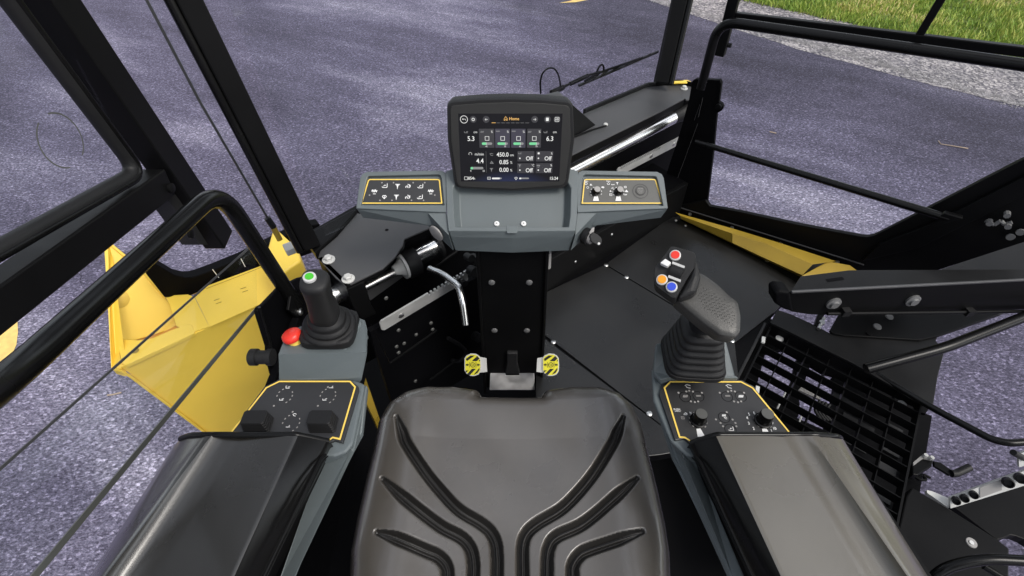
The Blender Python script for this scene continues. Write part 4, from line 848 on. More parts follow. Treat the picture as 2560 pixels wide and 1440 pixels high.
for x in (1242, 1309):
    mb = MB(); p = TP.off(-.0215).P(x, 560); mb.lathe(p, TP.n, [(0, .0068), (.004, .0062), (.005, .003)], 18); sc_ = mb.build('tray_screw', M['white'], t, smooth=40)
    mb = MB(); mb.lathe(p + TP.n * .0051, TP.n, [(0, .002), (.0004, .002)], 6); mb.build('socket', M['dim'], sc_)
# underside body down to the column
mb = MB(); mb.slab([TP.off(-.05).P(*q) for q in ((1190, 560), (1190, 622), (1370, 622), (1370, 560))], (0, .06, -.05)); mb.build('underside', M['pit'], t)
# left speaker-like disc
mb = MB(); p = TP.off(-.035).P(1092, 582); mb.lathe(p, (-.5, -.6, -.1), [(0, .022), (.004, .022), (.006, .018)], 20); mb.build('round_cap', M['dim'], t, smooth=40)
# panel prints
icw = Each(); icg = Each(); pp = TP.off(-.0065)
I = {'auger': [[(-6, -3), (-3, 3)], [(-3, -3), (0, 3)], [(0, -3), (3, 3)], [(3, -3), (6, 3)]], 'bar': [[(-6, 0), (6, 0)], [(-6, 2), (6, 2)]], 'T': [[(-6, 5), (6, 5)], [(-4, 3), (4, 3)], [(0, 4), (0, -6)], [(-1.5, 3), (0, -6), (1.5, 3)]],
     'trac': [[(-6, -4), (-6, 0), (-2, 1), (-1, -4)], [(1, -4), (5, -1), (2, 4), (-2, 5)], [(1, 0), (6, 3)]], 'load': [[(-7, -2), (-4, -4), (4, -4), (6, -3), (6, 3)], [(-3, -1), (0, 2), (3, 1)], [(6, 3), (6, 6)]],
     'wash': [[(-5, 0), (-3, 3), (3, 3), (5, 0), (0, -5), (-5, 0)], [(0, 3), (0, -6)]], 'zig': [[(-7, 0), (-5, 4), (-3, -1), (-1, 4), (1, -1), (3, 4), (5, -1), (7, 3)], [(-6, 1), (6, 1)], [(-3, -6), (4, -6)]], 'hook': [[(-5, 2), (0, 4), (6, 2)], [(-3, 1), (-1, -2), (5, -3)]],
     'power': [[(0, 1), (0, 5)]], 'lr': [[(-6, 0), (6, 0)], [(-3, 2), (-6, 0), (-3, -2)], [(3, 2), (6, 0), (3, -2)]], 'batt': [[(-5, -4), (5, -4), (5, 4), (-5, 4), (-5, -4)], [(-2, 0), (2, 0)]], 'horn': [[(-5, -3), (0, 4), (5, -3), (-5, -3)], [(-3, -1), (3, -1)]],
     'screed': [[(-6, 3), (-5, -1), (5, -1)], [(0, 1), (2, 3)], [(3, 1), (5, 4)]], 'blade': [[(-6, 0), (6, 0)], [(2, 2), (4, 5)]], 'square': [[(-5, -5), (5, -5), (5, 5), (-5, 5), (-5, -5)]]}
def icon(mb, pl, x, y, k, s=1.0, wd=1.6, h=.0007):
    if isinstance(mb, Each): mb = mb.new()
    sc = pl.scale(x, y); sv = pl.vscale(x, y); a, b = pl.loc(x, y)
    for j, ln in enumerate(I[k]): mb.stroke(pl, [(a + u * s * sc, b + v * s * sv) for u, v in ln], wd * sc, h + j * .00008, False, True)
for x, y, k in ((962, 465, 'load'), (994, 466, 'T'), (1021, 466, 'trac'), (1051, 466, 'load'), (961, 492, 'wash'), (991, 493, 'T'), (1020, 493, 'trac'), (1050, 493, 'load'), (936, 479, 'zig'), (1077, 479, 'zig')): icon(icw, pp, x, y, k, 1.0, 1.7)
for x, y in ((955, 457), (984, 457), (1033, 457), (1062, 457), (950, 501), (980, 501), (1029, 501), (1059, 501), (924, 488), (1087, 488)): icg.dot(pp, x, y, 2.0)
ch = [c for c in t.children if c.name.startswith('switch_panel')]
icw.build('switch_icon', M['white'], ch[0]); icg.build('indicator_lamp', M['dim'], ch[0])
icw = Each(); icg = Each()
icw.text(pp, 1465, 453.5, 'Pulse', 3.6, bold=.01); icw.text(pp, 1521, 453.5, 'Pulse', 3.6, bold=.01)
icw.ring(pp, 1465, 459, 3, 1.2, .0007); icw.ring(pp, 1521, 459, 3, 1.2, .0007, 14, -200, 20); icon(icw, pp, 1521, 459, 'power', .8, 1)
icw.ring(pp, 1469, 469, 2.6, .9, .0007); icon(icw, pp, 1477, 462, 'horn', .5, 1); icon(icw, pp, 1507, 469, 'bar', .6, 1.2); icon(icw, pp, 1532, 462, 'lr', .6, 1); icon(icw, pp, 1543, 459, 'T', .5, 1); icon(icw, pp, 1526, 478, 'horn', .4, 1); icon(icw, pp, 1527, 487, 'batt', .6, 1); icon(icw, pp, 1507, 469, 'hook', .6, 1)
icon(icw, pp, 1563, 468, 'batt', .5, 1); icon(icw, pp, 1566, 478, 'horn', .6, 1.6); icon(icw, pp, 1564, 487, 'auger', .5, .8); icon(icw, pp, 1530, 470, 'load', .4, .8)
for xc in (1490, 1546):
    for k in range(12):
        q = R(-110 + k * 33 - 10); sc = pp.scale(xc, 481); a, b = pp.loc(xc, 481)
        if 225 < (math.degrees(q) % 360) < 315: continue
        aa, bb = a + 14 * sc * math.cos(q), b + 14 * sc * math.sin(q) * 1.0; dx, dy = -math.sin(q) * 1.8 * sc, math.cos(q) * 1.8 * sc
        icg.stroke(pp, [(aa - dx, bb - dy), (aa + dx, bb + dy)], 2.2 * sc, .0007, False, True)
    icw.add([pp.P(*q, .0009) for q in ((xc - 4, 488), (xc + 4, 488), (xc + 7.5, 502), (xc - 7.5, 502))], [(0, 1, 2, 3)])
icw.build('printed_mark', M['white'], ch[1]); icg.build('indicator_lamp', M['lgrey'], ch[1])
mb = MB(); mb.ring(pp, 1601, 478, 19, 1.4, .0005, 30); mb.ring(pp, 1601, 477, 12, 2.0, .0005, 26); mb.build('start_button_ring', M['panel'], ch[1])
mb = MB(); mb.lathe(pp.P(1601, 477), TP.n, [(0, .0105), (.0012, .0100)], 28); b_ = mb.build('start_button', M['panelg'], ch[1], smooth=40)
mb = MB(); bp_ = pp.off(.0013); mb.text(bp_, 1601, 472, 'ENGINE', 2.8, .0003); mb.text(bp_, 1601, 478, 'START', 2.8, .0003); mb.text(bp_, 1601, 483, 'STOP', 2.8, .0003); mb.build('button_print', M['dim'], b_)
def knob(pl, x, y, r, hgt, label, par, lean=Vector((0, 0, 0)), topm=None):
    p = pl.P(x, y); n = (pl.n + lean).normalized()
    t = thing('rotary_knob', label, 'knob', p, 'rotary knobs')
    mb = MB(); mb.lathe(p, n, [(0, r * 1.18), (hgt * .14, r * 1.18), (hgt * .18, r)], 28); mb.build('skirt', M['gloss'], t, smooth=40)
    mb = MB(); rings = []
    a0 = MB().circ((0, 0, 0), n, 1, 36)
    for h_, rr in ((.18, 1.0), (.92, .86), (1.0, .80)):
        rings.append([p + n * hgt * h_ + v * r * rr * (1 if (i % 3) else .94) for i, v in enumerate(a0)])
    mb.loft(rings); mb.build('grip', M['gloss'], t, smooth=35)
    mb = MB(); mb.lathe(p + n * hgt, n, [(0, r * .80), (.0008, r * .78)], 28); mb.build('cap', topm or M['panelg'], t, smooth=40)
    return t
knob(pp, 1489, 481, .0098, .017, 'left one of two small rotary knobs on the console wing, light grey cap', None, Vector((.1, .05, 0)), M['dim'])
knob(pp, 1546, 481, .0098, .017, 'right one of two small rotary knobs on the console wing, beside the round button', None, Vector((.1, .05, 0)), M['dim'])
# ignition key
KP = TP.off(-.03).P(1470, 592); kn = Vector((.75, -.62, .05)).normalized()
t = thing('ignition_key', 'black ignition key turned in its steel lock at the right of the console', 'key', KP)
mb = MB(); mb.lathe(KP, kn, [(-.01, .021), (.004, .021), (.006, .017)], 24); mb.build('lock_bezel', M['rubber'], t, smooth=40)
mb = MB(); mb.lathe(KP, kn, [(.004, .016), (.012, .015), (.014, .011)], 20); mb.build('lock_barrel', M['dim'], t, smooth=40)
mb = MB(); P_ = thru(KP + kn * .02, (0.15, -.75, .6)); mb.poly(P_, [(1474, 590), (1482, 580), (1494, 586), (1503, 594), (1506, 602), (1503, 612), (1495, 615), (1478, 604)], .008, .01); kb = mb.build('key_bow', M['plast'], t, bevel=.002)
mb = MB(); mb.lathe(P_.P(1497, 609, .0105), P_.n, [(0, .0035), (.001, .003)], 10); mb.build('key_eye', M['zinc'], kb)
mb = MB(); mb.poly(P_, [(1480, 570), (1486, 568), (1485, 578), (1478, 586), (1473, 583)], .003, .006); mb.build('key_tag', M['dim'], t)

# ------------------------------------------------------------------ display
MP = thru((0, 1.085, .80), (0, -math.cos(R(12)), math.sin(R(12))))
t = thing('display_monitor', 'black touch display on the console showing its home page', 'display', MP.P(1277, 470))
def rr(px, r=1.0, n=5, rad=None):
    """round the corners of a pixel polygon lying on a plane"""
    out = []; m = len(px)
    for i in range(m):
        p = Vector(px[i]); a = Vector(px[i - 1]); b = Vector(px[(i + 1) % m]); rd = rad[i] if rad else r
        if rd == 0: out.append(tuple(p)); continue
        u = p + (a - p).normalized() * rd; v = p + (b - p).normalized() * rd
        for k in range(n + 1): q = k / n; w_ = u * (1 - q) ** 2 + p * 2 * q * (1 - q) + v * q * q; out.append((w_.x, w_.y))
    return out
body = rr([(1117, 256), (1200, 249), (1277, 247), (1354, 249), (1432, 256), (1436, 350), (1419, 471), (1280, 478), (1138, 471), (1119, 350)], rad=[16, 0, 0, 0, 16, 8, 18, 0, 18, 8])
o1 = [MP.P(*q) for q in body]; cx = Vector((0, 0, 0))
for p in o1: cx += p / len(o1)
rings = [[cx + (p - cx) * .80 + Vector((0, .05, -.006)) for p in o1], [cx + (p - cx) * .97 + Vector((0, .034, 0)) for p in o1], [p + Vector((0, .012, 0)) for p in o1], [p - MP.n * .003 for p in o1], [cx + (p - cx) * .985 for p in o1]]
mb = MB(); mb.loft(rings); mb.build('bezel_case', M['plast'], t, smooth=50)
face = rr([(1126, 264), (1200, 258), (1277, 255.5), (1354, 258), (1424, 264), (1427, 350), (1412, 463), (1280, 473), (1144, 466), (1127, 350)], rad=[12, 0, 0, 0, 12, 8, 14, 0, 14, 8])
mb = MB(); mb.poly(MP, face, .002, .0025); mb.build('front_frame', mat('display frame', (.022, .0215, .020), .45, bump=.2, bs=1500), t, bevel=.0012)
SC = MP.off(.0030)
mb = MB(); mb.poly(SC, [(1145.5, 284), (1406.5, 284), (1398, 453.5), (1152.5, 453.5)], .0008); scr = mb.build('screen', M['screen'], t)
X = lambda x: 1100 + x / 6; Y = lambda y: 240 + y / 6
t1 = Each(); t2 = Each(); w1 = Each(); g1 = Each(); gr = Each(); am = Each(); hA, hB = .0004, .0008
for x0, x1, mm in ((592, 812, t1), (830, 1048, t2), (1068, 1284, t2), (1305, 1520, t1)): mm.rrect(SC, X(x0), Y(490), X(x1), Y(775), 1.5, hA)
for x0, x1, y0, y1 in ((1162, 1416, 826, 980), (1438, 1700, 826, 980), (1158, 1416, 1008, 1156), (1434, 1690, 1008, 1156)): t1.rrect(SC, X(x0), Y(y0), X(x1), Y(y1), 1.5, hA)
for x, y in ((498, 350), (692, 350), (1420, 350), (1612, 350), (1755, 350)): t1.dot(SC, X(x), Y(y), 8.5, hA, 20)
w1.ring(SC, X(360), Y(350), 9.0, 1.3, hB, 26); w1.stroke(SC, [(X(382), Y(366)), (X(384), Y(350)), (X(376), Y(346)), (X(338), Y(346))], .0008, hB); w1.stroke(SC, [(X(350), Y(334)), (X(336), Y(346)), (X(350), Y(358))], .0008, hB + .0001)
w1.ring(SC, X(498), Y(350), 3.2, 1.5, hB, 12)
w1.stroke(SC, [(X(716), Y(350)), (X(676), Y(350))], .0008, hB); w1.stroke(SC, [(X(692), Y(334)), (X(676), Y(350)), (X(692), Y(366))], .0008, hB + .0001)
w1.stroke(SC, [(X(1398), Y(350)), (X(1440), Y(350))], .0008, hB); w1.stroke(SC, [(X(1424), Y(332)), (X(1440), Y(350)), (X(1424), Y(368))], .0008, hB + .0001)
w1.rrect(SC, X(1588), Y(324), X(1632), Y(374), .8, hB); icon(w1, SC, X(1755), Y(350), 'square', 1.0, .9, hB); icon(w1, SC, X(1755), Y(350), 'trac', .6, .9, hB)
am.stroke(SC, [(X(962), Y(338)), (X(985), Y(308)), (X(1010), Y(338)), (X(1010), Y(364)), (X(996), Y(364)), (X(996), Y(345)), (X(976), Y(345)), (X(976), Y(364)), (X(962), Y(364)), (X(962), Y(338))], .0009, hB)
am.text(SC, X(1112), Y(341), 'Home', 7.6, hB, bold=.012); am.stroke(SC, [(X(775), Y(400)), (X(835), Y(400))], .0012, hB)
for k in range(7): g1.stroke(SC, [(X(848 + k * 72), Y(402)), (X(902 + k * 72), Y(402))], .0006, hB)
def T(x, y, s, hh, al='CENTER', m_=w1, b_=.0): m_.text(SC, X(x), Y(y), s, hh * 1.15, hB, al, b_)
T(466, 642, '5.3', 10, b_=.012); T(1648, 642, '6.3', 10, b_=.012); T(532, 540, 'cm', 5.2); T(1722, 540, 'cm', 5.2)
T(590, 872, 'm/min', 6); T(600, 975, '4.4', 10, b_=.012)
T(1030, 880, '450.0', 9, 'RIGHT', b_=.01); T(1078, 885, 'cm', 5.5); T(1030, 993, '0.85', 9, 'RIGHT', b_=.01); T(1068, 998, '%', 5.5); T(1030, 1108, '0.00', 9, 'RIGHT', b_=.01); T(1068, 1114, '%', 5.5)
T(1340, 938, 'Off', 8.8, b_=.01); T(1618, 938, 'Off', 8.8, b_=.01); T(1336, 1116, 'Off', 8.8, b_=.01); T(1610, 1116, 'Off', 8.8, b_=.01)
T(1676, 862, '%', 4.6); T(1392, 1040, '\u00b0C', 4.6); T(1668, 1040, '%', 4.6); T(420, 1234, '854', 6.5, 'LEFT', b_=.01); T(518, 1238, 'h', 4.5); T(1705, 1236, '15:24', 6.5, b_=.01)
for x in (778, 1018, 1256, 1494): T(x, 536, '%', 5)
for x, v in ((697, '40'), (975, '70'), (1202, '65'), (1446, '70')): T(x, 755, v, 3.4)
T(462, 1122, '0', 3.8); T(655, 1122, '25', 3.8)
for x, f in ((628, .44), (862, .76), (1100, .70), (1336, .74)):
    g1.rrect(SC, X(x), Y(694), X(x + 155), Y(732), 3, hB); gr.rrect(SC, X(x), Y(694), X(x + 155 * f), Y(732), 3, hB + .0002)
    w1.stroke(SC, [(X(x + 155 * f), Y(694)), (X(x + 155 * f), Y(734))], .0006, hB + .0004); icon(w1, SC, X(x + 78), Y(635), 'square', .95, 1.1, hB)
g1.rrect(SC, X(460), Y(1062), X(650), Y(1098), 3, hB); gr.rrect(SC, X(458), Y(1062), X(497), Y(1100), 3, hB + .0002)
g1.rrect(SC, X(780), Y(1222), X(925), Y(1244), 1.8, hB); w1.rrect(SC, X(780), Y(1222), X(898), Y(1246), 1.8, hB + .0002)
g1.rrect(SC, X(1188), Y(1222), X(1335), Y(1244), 1.8, hB); w1.rrect(SC, X(1188), Y(1222), X(1220), Y(1246), 1.8, hB + .0002)
for x, y, k, s in ((394, 545, 'screed', .8), (1586, 545, 'screed', .8), (632, 536, 'auger', .7), (868, 532, 'bar', .8), (1105, 532, 'bar', .8), (1345, 536, 'auger', .7), (770, 878, 'hook', .8), (775, 996, 'horn', .8), (772, 1105, 'T', .7), (1200, 862, 'screed', .7), (1196, 1046, 'T', .6), (1475, 1046, 'zig', .6)): icon(g1, SC, X(x), Y(y), k, s, 1.1, hB)
for x, y in ((1198, 933), (1476, 933), (1198, 1110), (1474, 1110)): w1.dot(SC, X(x), Y(y), 1.9, hB)
w1.ring(SC, X(455), Y(868), 3.8, .8, hB, 14, -40, 220); icon(w1, SC, X(390), Y(1232), 'square', .75, .9, hB); icon(w1, SC, X(735), Y(1232), 'batt', .7, .9, hB); icon(w1, SC, X(1140), Y(1230), 'wash', .75, .9, hB); w1.rrect(SC, X(1465), Y(845), X(1495), Y(872), .6, hB)
g1.stroke(SC, [(X(690), Y(826)), (X(697), Y(1150))], .0003, hB)
t1.build('tile', M['tile'], scr); t2.build('tile', M['tile2'], scr); w1.build('readout', M['sw'], scr); g1.build('gauge_track', M['sg'], scr); gr.build('gauge_bar', M['sgr'], scr); am.build('title_text', M['sy'], scr)
mb = MB(); p = MP.P(1280, 478); mb.bar(p + Vector((0, .03, -.03)), p + Vector((0, .05, .06)), Vector((.06, 0, 0)), Vector((0, .012, 0))); mb.build('mount_bracket', M['black'], t)

# ------------------------------------------------------------------ seat
def in_poly(x, y, P):
    c = np.zeros(x.shape, bool); j = len(P) - 1
    for i in range(len(P)):
        xi, yi = P[i]; xj, yj = P[j]
        m = ((yi > y) != (yj > y)) & (x < (xj - xi) * (y - yi) / (yj - yi + 1e-12) + xi); c ^= m; j = i
    return c
def seg_d(x, y, a, b):
    ax, ay = a; bx, by = b; dx, dy = bx - ax, by - ay; q = np.clip(((x - ax) * dx + (y - ay) * dy) / (dx * dx + dy * dy + 1e-12), 0, 1)
    return np.hypot(x - ax - q * dx, y - ay - q * dy)
def spline(pts, n=8):
    out = []; P = [Vector(p) for p in pts]; P = [P[0] * 2 - P[1]] + P + [P[-1] * 2 - P[-2]]
    for i in range(1, len(P) - 2):
        for k in range(n):
            u = k / n; a, b, c, d = P[i - 1], P[i], P[i + 1], P[i + 2]
            out.append(.5 * ((2 * b) + (c - a) * u + (2 * a - 5 * b + 4 * c - d) * u * u + (3 * b - a - 3 * c + d) * u ** 3))
    out.append(P[-2]); return [(v.x, v.y) for v in out]
SZ = .50; SEAT = ZP(SZ)
seat = thing('operator_seat', 'wide dark grey vinyl operator seat cushion with six curved grooves', 'seat', (0, .4, .45))
zc = lambda zx, zy: (860 + zx / 2.977, 960 + zy / 2.977)
left = [(1196, 957), (1130, 947), (1068, 951), (1014, 966), (972, 992), (944, 1036), (926, 1118), (905, 1200), (886, 1280), (870, 1363), (866, 1440), (880, 1520), (905, 1640)]
right = [(1362, 957), (1430, 948), (1500, 953), (1548, 968), (1584, 1000), (1606, 1044), (1626, 1118), (1648, 1200), (1668, 1290), (1680, 1363), (1684, 1440), (1670, 1520), (1650, 1640)]
left = [(x - 7 if y > 960 else x, y) for x, y in left]; right = [(x + 7 if y > 960 else x, y) for x, y in right]
outline = [SEAT.P(x, y)[:2] for x, y in left[::-1]] + [SEAT.P(x, y)[:2] for x, y in ((1205, 974), (1350, 974))] + [SEAT.P(x, y)[:2] for x, y in right]
GV = []
for g_ in ([(395, 255), (430, 360), (470, 460), (600, 650), (720, 790), (850, 915), (1010, 1005), (1090, 1075), (1132, 1190), (1135, 1430), (1135, 1700)],
           [(285, 705), (440, 850), (700, 1035), (860, 1115), (930, 1190), (955, 1290), (957, 1430), (957, 1700)],
           [(245, 1105), (380, 1150), (600, 1230), (690, 1265), (750, 1330), (765, 1430), (765, 1700)]):
    GV.append([tuple(SEAT.P(*zc(*q))[:2]) for q in spline(g_)])
for g_ in ([(2075, 258), (2035, 360), (1990, 460), (1870, 650), (1750, 790), (1620, 910), (1440, 1012), (1360, 1085), (1330, 1190), (1330, 1430), (1330, 1700)],
           [(2180, 705), (2050, 820), (1790, 1020), (1590, 1110), (1530, 1190), (1515, 1290), (1515, 1430), (1515, 1700)],
           [(2215, 1105), (2060, 1155), (1840, 1215), (1760, 1255), (1710, 1330), (1705, 1430), (1705, 1700)]):
    GV.append([tuple(SEAT.P(*zc(*q))[:2]) for q in spline(g_)])
st = .0016
xs = np.arange(-.31, .31, st); ys = np.arange(.13, .665, st); GX, GY = np.meshgrid(xs, ys)
edge = np.full(GX.shape, 9.)
for i in range(len(outline)): edge = np.minimum(edge, seg_d(GX, GY, outline[i], outline[(i + 1) % len(outline)]))
ins = in_poly(GX, GY, outline)
H = np.zeros(GX.shape)
for g_ in GV:
    d = np.full(GX.shape, 9.); L = 0; tp = np.zeros(GX.shape)
    for i in range(len(g_) - 1):
        dd = seg_d(GX, GY, g_[i], g_[i + 1]); k = min(1, (i + .6) / 9.0); m = dd < d; d = np.where(m, dd, d); tp = np.where(m, k, tp)
    wv = .0125 * (.45 + .55 * tp); u = d / wv
    H -= np.where(u < 1, (np.cos(u * math.pi) * .5 + .5) ** .55 * .019 * (.5 + .5 * tp), 0)
    H += np.where(u < .28, (np.cos(u / .28 * math.pi) * .5 + .5) * .012 * tp, 0)
rollr = .055; e = np.clip(edge / rollr, 0, 1); H -= (.6 * (1 - e) ** 2.6 + .4 * (1 - e) ** 7) * .042
H += .012 * np.clip((.5 - np.abs(GY - .58) * 6), 0, 1)                    # thigh roll at the front
H -= .02 * np.exp(-((GX) ** 2 / .02 + (GY - .30) ** 2 / .03)) ; H += .010 * np.exp(-((np.abs(GX) - .2) ** 2) / .002)
H += .0012 * np.sin(GX * 31 + GY * 17) * np.sin(GY * 23)
idx = -np.ones(GX.shape, int); idx[ins] = np.arange(ins.sum())
vs = [Vector((float(x), float(y), SZ + float(h))) for x, y, h in zip(GX[ins], GY[ins], H[ins])]
fs = []
I0, I1, I2, I3 = idx[:-1, :-1], idx[:-1, 1:], idx[1:, 1:], idx[1:, :-1]
ok = (I0 >= 0) & (I1 >= 0) & (I2 >= 0) & (I3 >= 0)
fs = [tuple(map(int, q)) for q in zip(I0[ok], I1[ok], I2[ok], I3[ok])]
mb = MB(); mb.v = vs; mb.f = fs; cu = mb.build('cushion', M['vinyl'], seat, smooth=180)
GR = np.zeros(GX.shape)                                                   # groove faces coloured dark to paint in the shade between their walls
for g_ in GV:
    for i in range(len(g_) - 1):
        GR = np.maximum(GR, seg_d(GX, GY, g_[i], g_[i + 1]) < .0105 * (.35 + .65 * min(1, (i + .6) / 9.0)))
cu.data.materials.append(M['vinyl_shade']); gm = (GR[:-1, :-1] > 0)[ok]
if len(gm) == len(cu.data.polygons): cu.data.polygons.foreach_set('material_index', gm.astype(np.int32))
mb = MB(); rings = []
for z_, k in ((SZ - .046, -.004), (SZ - .06, .0), (SZ - .09, .0), (SZ - .12, -.012)):
    c_ = Vector((0, .4)); rings.append([Vector((c_.x + (p[0] - c_.x) * (1 + k * 4), c_.y + (p[1] - c_.y) * (1 + k * 4), z_)) for p in outline])
mb.loft(rings); mb.build('cushion_side', M['vinyl_shade'], seat, smooth=60)  # dark vinyl used here so the side rim doesn't catch light
mb = MB(); mb.slab([(-.19, .12, .38), (.19, .12, .38), (.19, .56, .38), (-.19, .56, .38)], (0, 0, -.40)); mb.build('seat_base', M['pit'], seat, bevel=.01)

# ------------------------------------------------------------------ side consoles
def housing(s, loops, name='housing', m=None, bev=.003, sm=None):
    mb = MB(); mb.loft(loops); return mb.build(name, m or M['grey'], s, bevel=bev)
# LEFT
PLF = thru((-.345, .484, .66), (0, -.06, 1))
lc = thing('left_console', 'slate grey left armrest console with black keypad, rubber toggles and red stop button', 'console', (-.34, .5, .5))
bo = [(695, 884), (717, 828), (760, 812), (870, 790), (915, 803), (917, 870), (914, 946), (912, 975), (878, 1118), (600, 1118), (620, 1010), (692, 950)]
zt = [.695, .70, .712, .715, .712, .70, .665, .66, .645, .64, .65, .665]
def zof(y): return .66 if y > 950 else .66 + (950 - y) / 130 * .05
topr = [Z(x, y, z) for (x, y), z in zip(bo, zt)]
# two stacked solids: pedestal for the joystick, and the keypad body
up = [(697, 886), (716, 832), (752, 815), (880, 788), (912, 800), (917, 820), (916, 880), (903, 945), (775, 948), (697, 948)]
u0 = [Z(x, y, .715 if y < 900 else .668) for x, y in up]
mb = MB(); lowp = [Vector((p.x - (.045 if p.x > -.33 else -.01), p.y, .60)) for p in u0]; mb.loft([lowp, [p - UP * .006 for p in u0], u0]); mb.build('upper_housing', M['grey'], lc, bevel=.004, seg=3)
mb = MB(); q = [Z(*p, .722) for p in ((770, 866), (862, 866), (905, 806), (893, 786), (770, 800), (757, 815))]; q2 = [Vector((p.x + (.004 if p.x > -.32 else -.004), p.y - .012 if i < 2 else p.y, .675)) for i, p in enumerate(q)]; mb.loft([q2, q]); mb.build('joystick_pedestal', M['grey'], lc, bevel=.004, seg=3)
kb = [(560, 1110), (667, 962), (698, 946), (880, 946), (912, 960), (905, 1000), (882, 1108), (865, 1130), (835, 1140), (560, 1140)]
k0 = [PLF.P(x, y, -.004) for x, y in kb]; mb = MB(); mb.loft([[p - UP * .05 + Vector((-.022 if p.x > -.34 else .01, 0, 0)) for p in k0], [p - UP * .004 for p in k0], k0]); mb.build('keypad_housing', M['grey'], lc, bevel=.004, seg=3)
kp = [(568, 1092), (661, 966), (696, 950), (876, 950), (896, 966), (897, 975), (857, 1107), (836, 1101), (820, 1108), (700, 1112)]
mb = MB(); mb.poly(PLF, kp, .006, .0015); pan = mb.build('keypad', M['panel'], lc, bevel=.001)
mb = MB(); PK = PLF.off(.0018); mb.stroke(PK, [(566, 1097), (666, 970), (698.5, 954), (875, 954), (888, 968), (850, 1098), (832, 1094), (822, 1101)], .0028, .0006); mb.build('yellow_border', M['gold'], pan)
def ledring(mbw, mbg, pl, x, y, r, ic1, ic2, vis=range(12)):
    sc = pl.scale(x, y); a, b = pl.loc(x, y)
    for k in vis:
        q = R(k * 30); aa, bb = a + r * sc * math.cos(q), b + r * sc * 1.1 * math.sin(q); dx, dy = -math.sin(q) * 2.2 * sc, math.cos(q) * 2.2 * sc
        mbg.stroke(pl, [(aa - dx, bb - dy), (aa + dx, bb + dy)], 2.6 * sc, .0007, False, True)
    if ic1: icon(mbw, pl, x + 8, y - 20, ic1, .9, 1.4)
    if ic2: icon(mbw, pl, x - 8, y + 10, ic2, .9, 1.4)
wv = Each(); gv = Each()
ledring(wv, gv, PK, 712, 990, 19, 'screed', 'screed', [0, 1, 4, 5, 6, 10, 11]); ledring(wv, gv, PK, 820, 990, 19, 'blade', 'screed', [0, 1, 4, 5, 6, 10, 11]); ledring(wv, gv, PK, 728, 1058, 21, 'hook', 'blade', [0, 1, 4, 5, 6, 10, 11])
for x, y in ((716, 966), (685, 1015), (820, 968), (795, 1015), (732, 1030)): gv.dot(PK, x, y, 2.4)
wv.build('keypad_icon', M['white'], pan); gv.build('indicator_lamp', M['dim'], pan)
mb = MB(); p0, p1 = PLF.P(884, 946, .012), PLF.P(915, 812) + UP * .055
mb = MB(); st_ = [Z(829, 1112, .64), Z(877, 1116, .64), Z(912, 960, .65), Z(918, 965, .65), Z(905, 1080, .62), Z(862, 1160, .6), Z(836, 1182, .6), Z(732, 1440, .6), Z(670, 1600, .6), Z(640, 1600, .6), Z(700, 1440, .6), Z(800, 1160, .62)]
mb.slab(st_, (0, 0, -.014)); mb.build('side_skirt', M['grey'], lc, bevel=.004)
# toggles
def toggle(x0, y0, x1, y1):
    mb = MB(); rings = []
    cx_, cy_ = (x0 + x1) / 2, (y0 + y1) / 2; p = PLF.P(cx_ + 2, cy_ + 14); sx, sy = .0225, .0125
    for k in range(5):
        for zz, e in ((k * .0042, 1.0), (k * .0042 + .0026, 1.0), (k * .0042 + .0030, .93), (k * .0042 + .0040, .93)):
            f = (1.0 - k * .03) * e; off = Vector((-.0035 * zz / .02, .004 * zz / .02, zz)); hx, hy = sx * f, sy * f + .002; c_ = .003; ring_ = []
            for ax_, ay_ in ((hx, -hy + c_), (hx, hy - c_), (hx - c_, hy), (-hx + c_, hy), (-hx, hy - c_), (-hx, -hy + c_), (-hx + c_, -hy), (hx - c_, -hy)): ring_.append(p + off + Vector((ax_, ay_, 0)))
            rings.append(ring_)
    mb.loft(rings); return mb.build('rubber_toggle', M['rubber'], lc, bevel=.0004, smooth=None)
toggle(607, 1024, 685, 1075); toggle(774, 1024, 843, 1075)
# stop button
t = thing('emergency_stop_button', 'red mushroom emergency stop button on a yellow collar beside the left joystick', 'button', Z(745, 858, .70))
p = Z(746, 862, .705); ax = Vector((-.25, .12, 1)).normalized()
mb = MB(); mb.lathe(p, ax, [(0, .0125), (.016, .0125)], 20); mb.build('collar', M['gold'], t, smooth=40)
mb = MB(); mb.lathe(p + ax * .016, ax, [(0, .010), (.002, .0165), (.006, .0178), (.012, .0165), (.015, .0125)], 26); mb.build('push_head', M['red'], t, smooth=50)
# left joystick
def jring(c, ax, a, b, pw=2.6, n=32, yaw=0):
    ax = Vector(ax).normalized(); r = Vector((1, 0, 0)); r = (r - ax * r.dot(ax)).normalized(); u = ax.cross(r); out = []
    for k in range(n):
        q = 2 * math.pi * k / n + R(yaw); cs, sn = math.cos(2 * math.pi * k / n), math.sin(2 * math.pi * k / n); m = (abs(cs) ** pw + abs(sn) ** pw) ** (-1 / pw)
        xx, yy = a * cs * m, b * sn * m; c_, s_ = math.cos(R(yaw)), math.sin(R(yaw)); out.append(Vector(c) + r * (xx * c_ - yy * s_) + u * (xx * s_ + yy * c_))
    return out
jb = Vector((-.325, .588, .722)); jt = Vector((-.310, .571, .872)); jax = (jt - jb).normalized()
t = thing('left_joystick', 'slim upright dark grey joystick with green top button and low round bellows', 'joystick', jb)
mb = MB(); mb.loft([jring(jb - UP * .004, UP, .0475, .041, 5), jring(jb + UP * .010, UP, .0475, .041, 5), jring(jb + UP * .013, UP, .044, .038, 4)]); mb.build('base_plate', M['rubber'], t, bevel=.001, smooth=40)
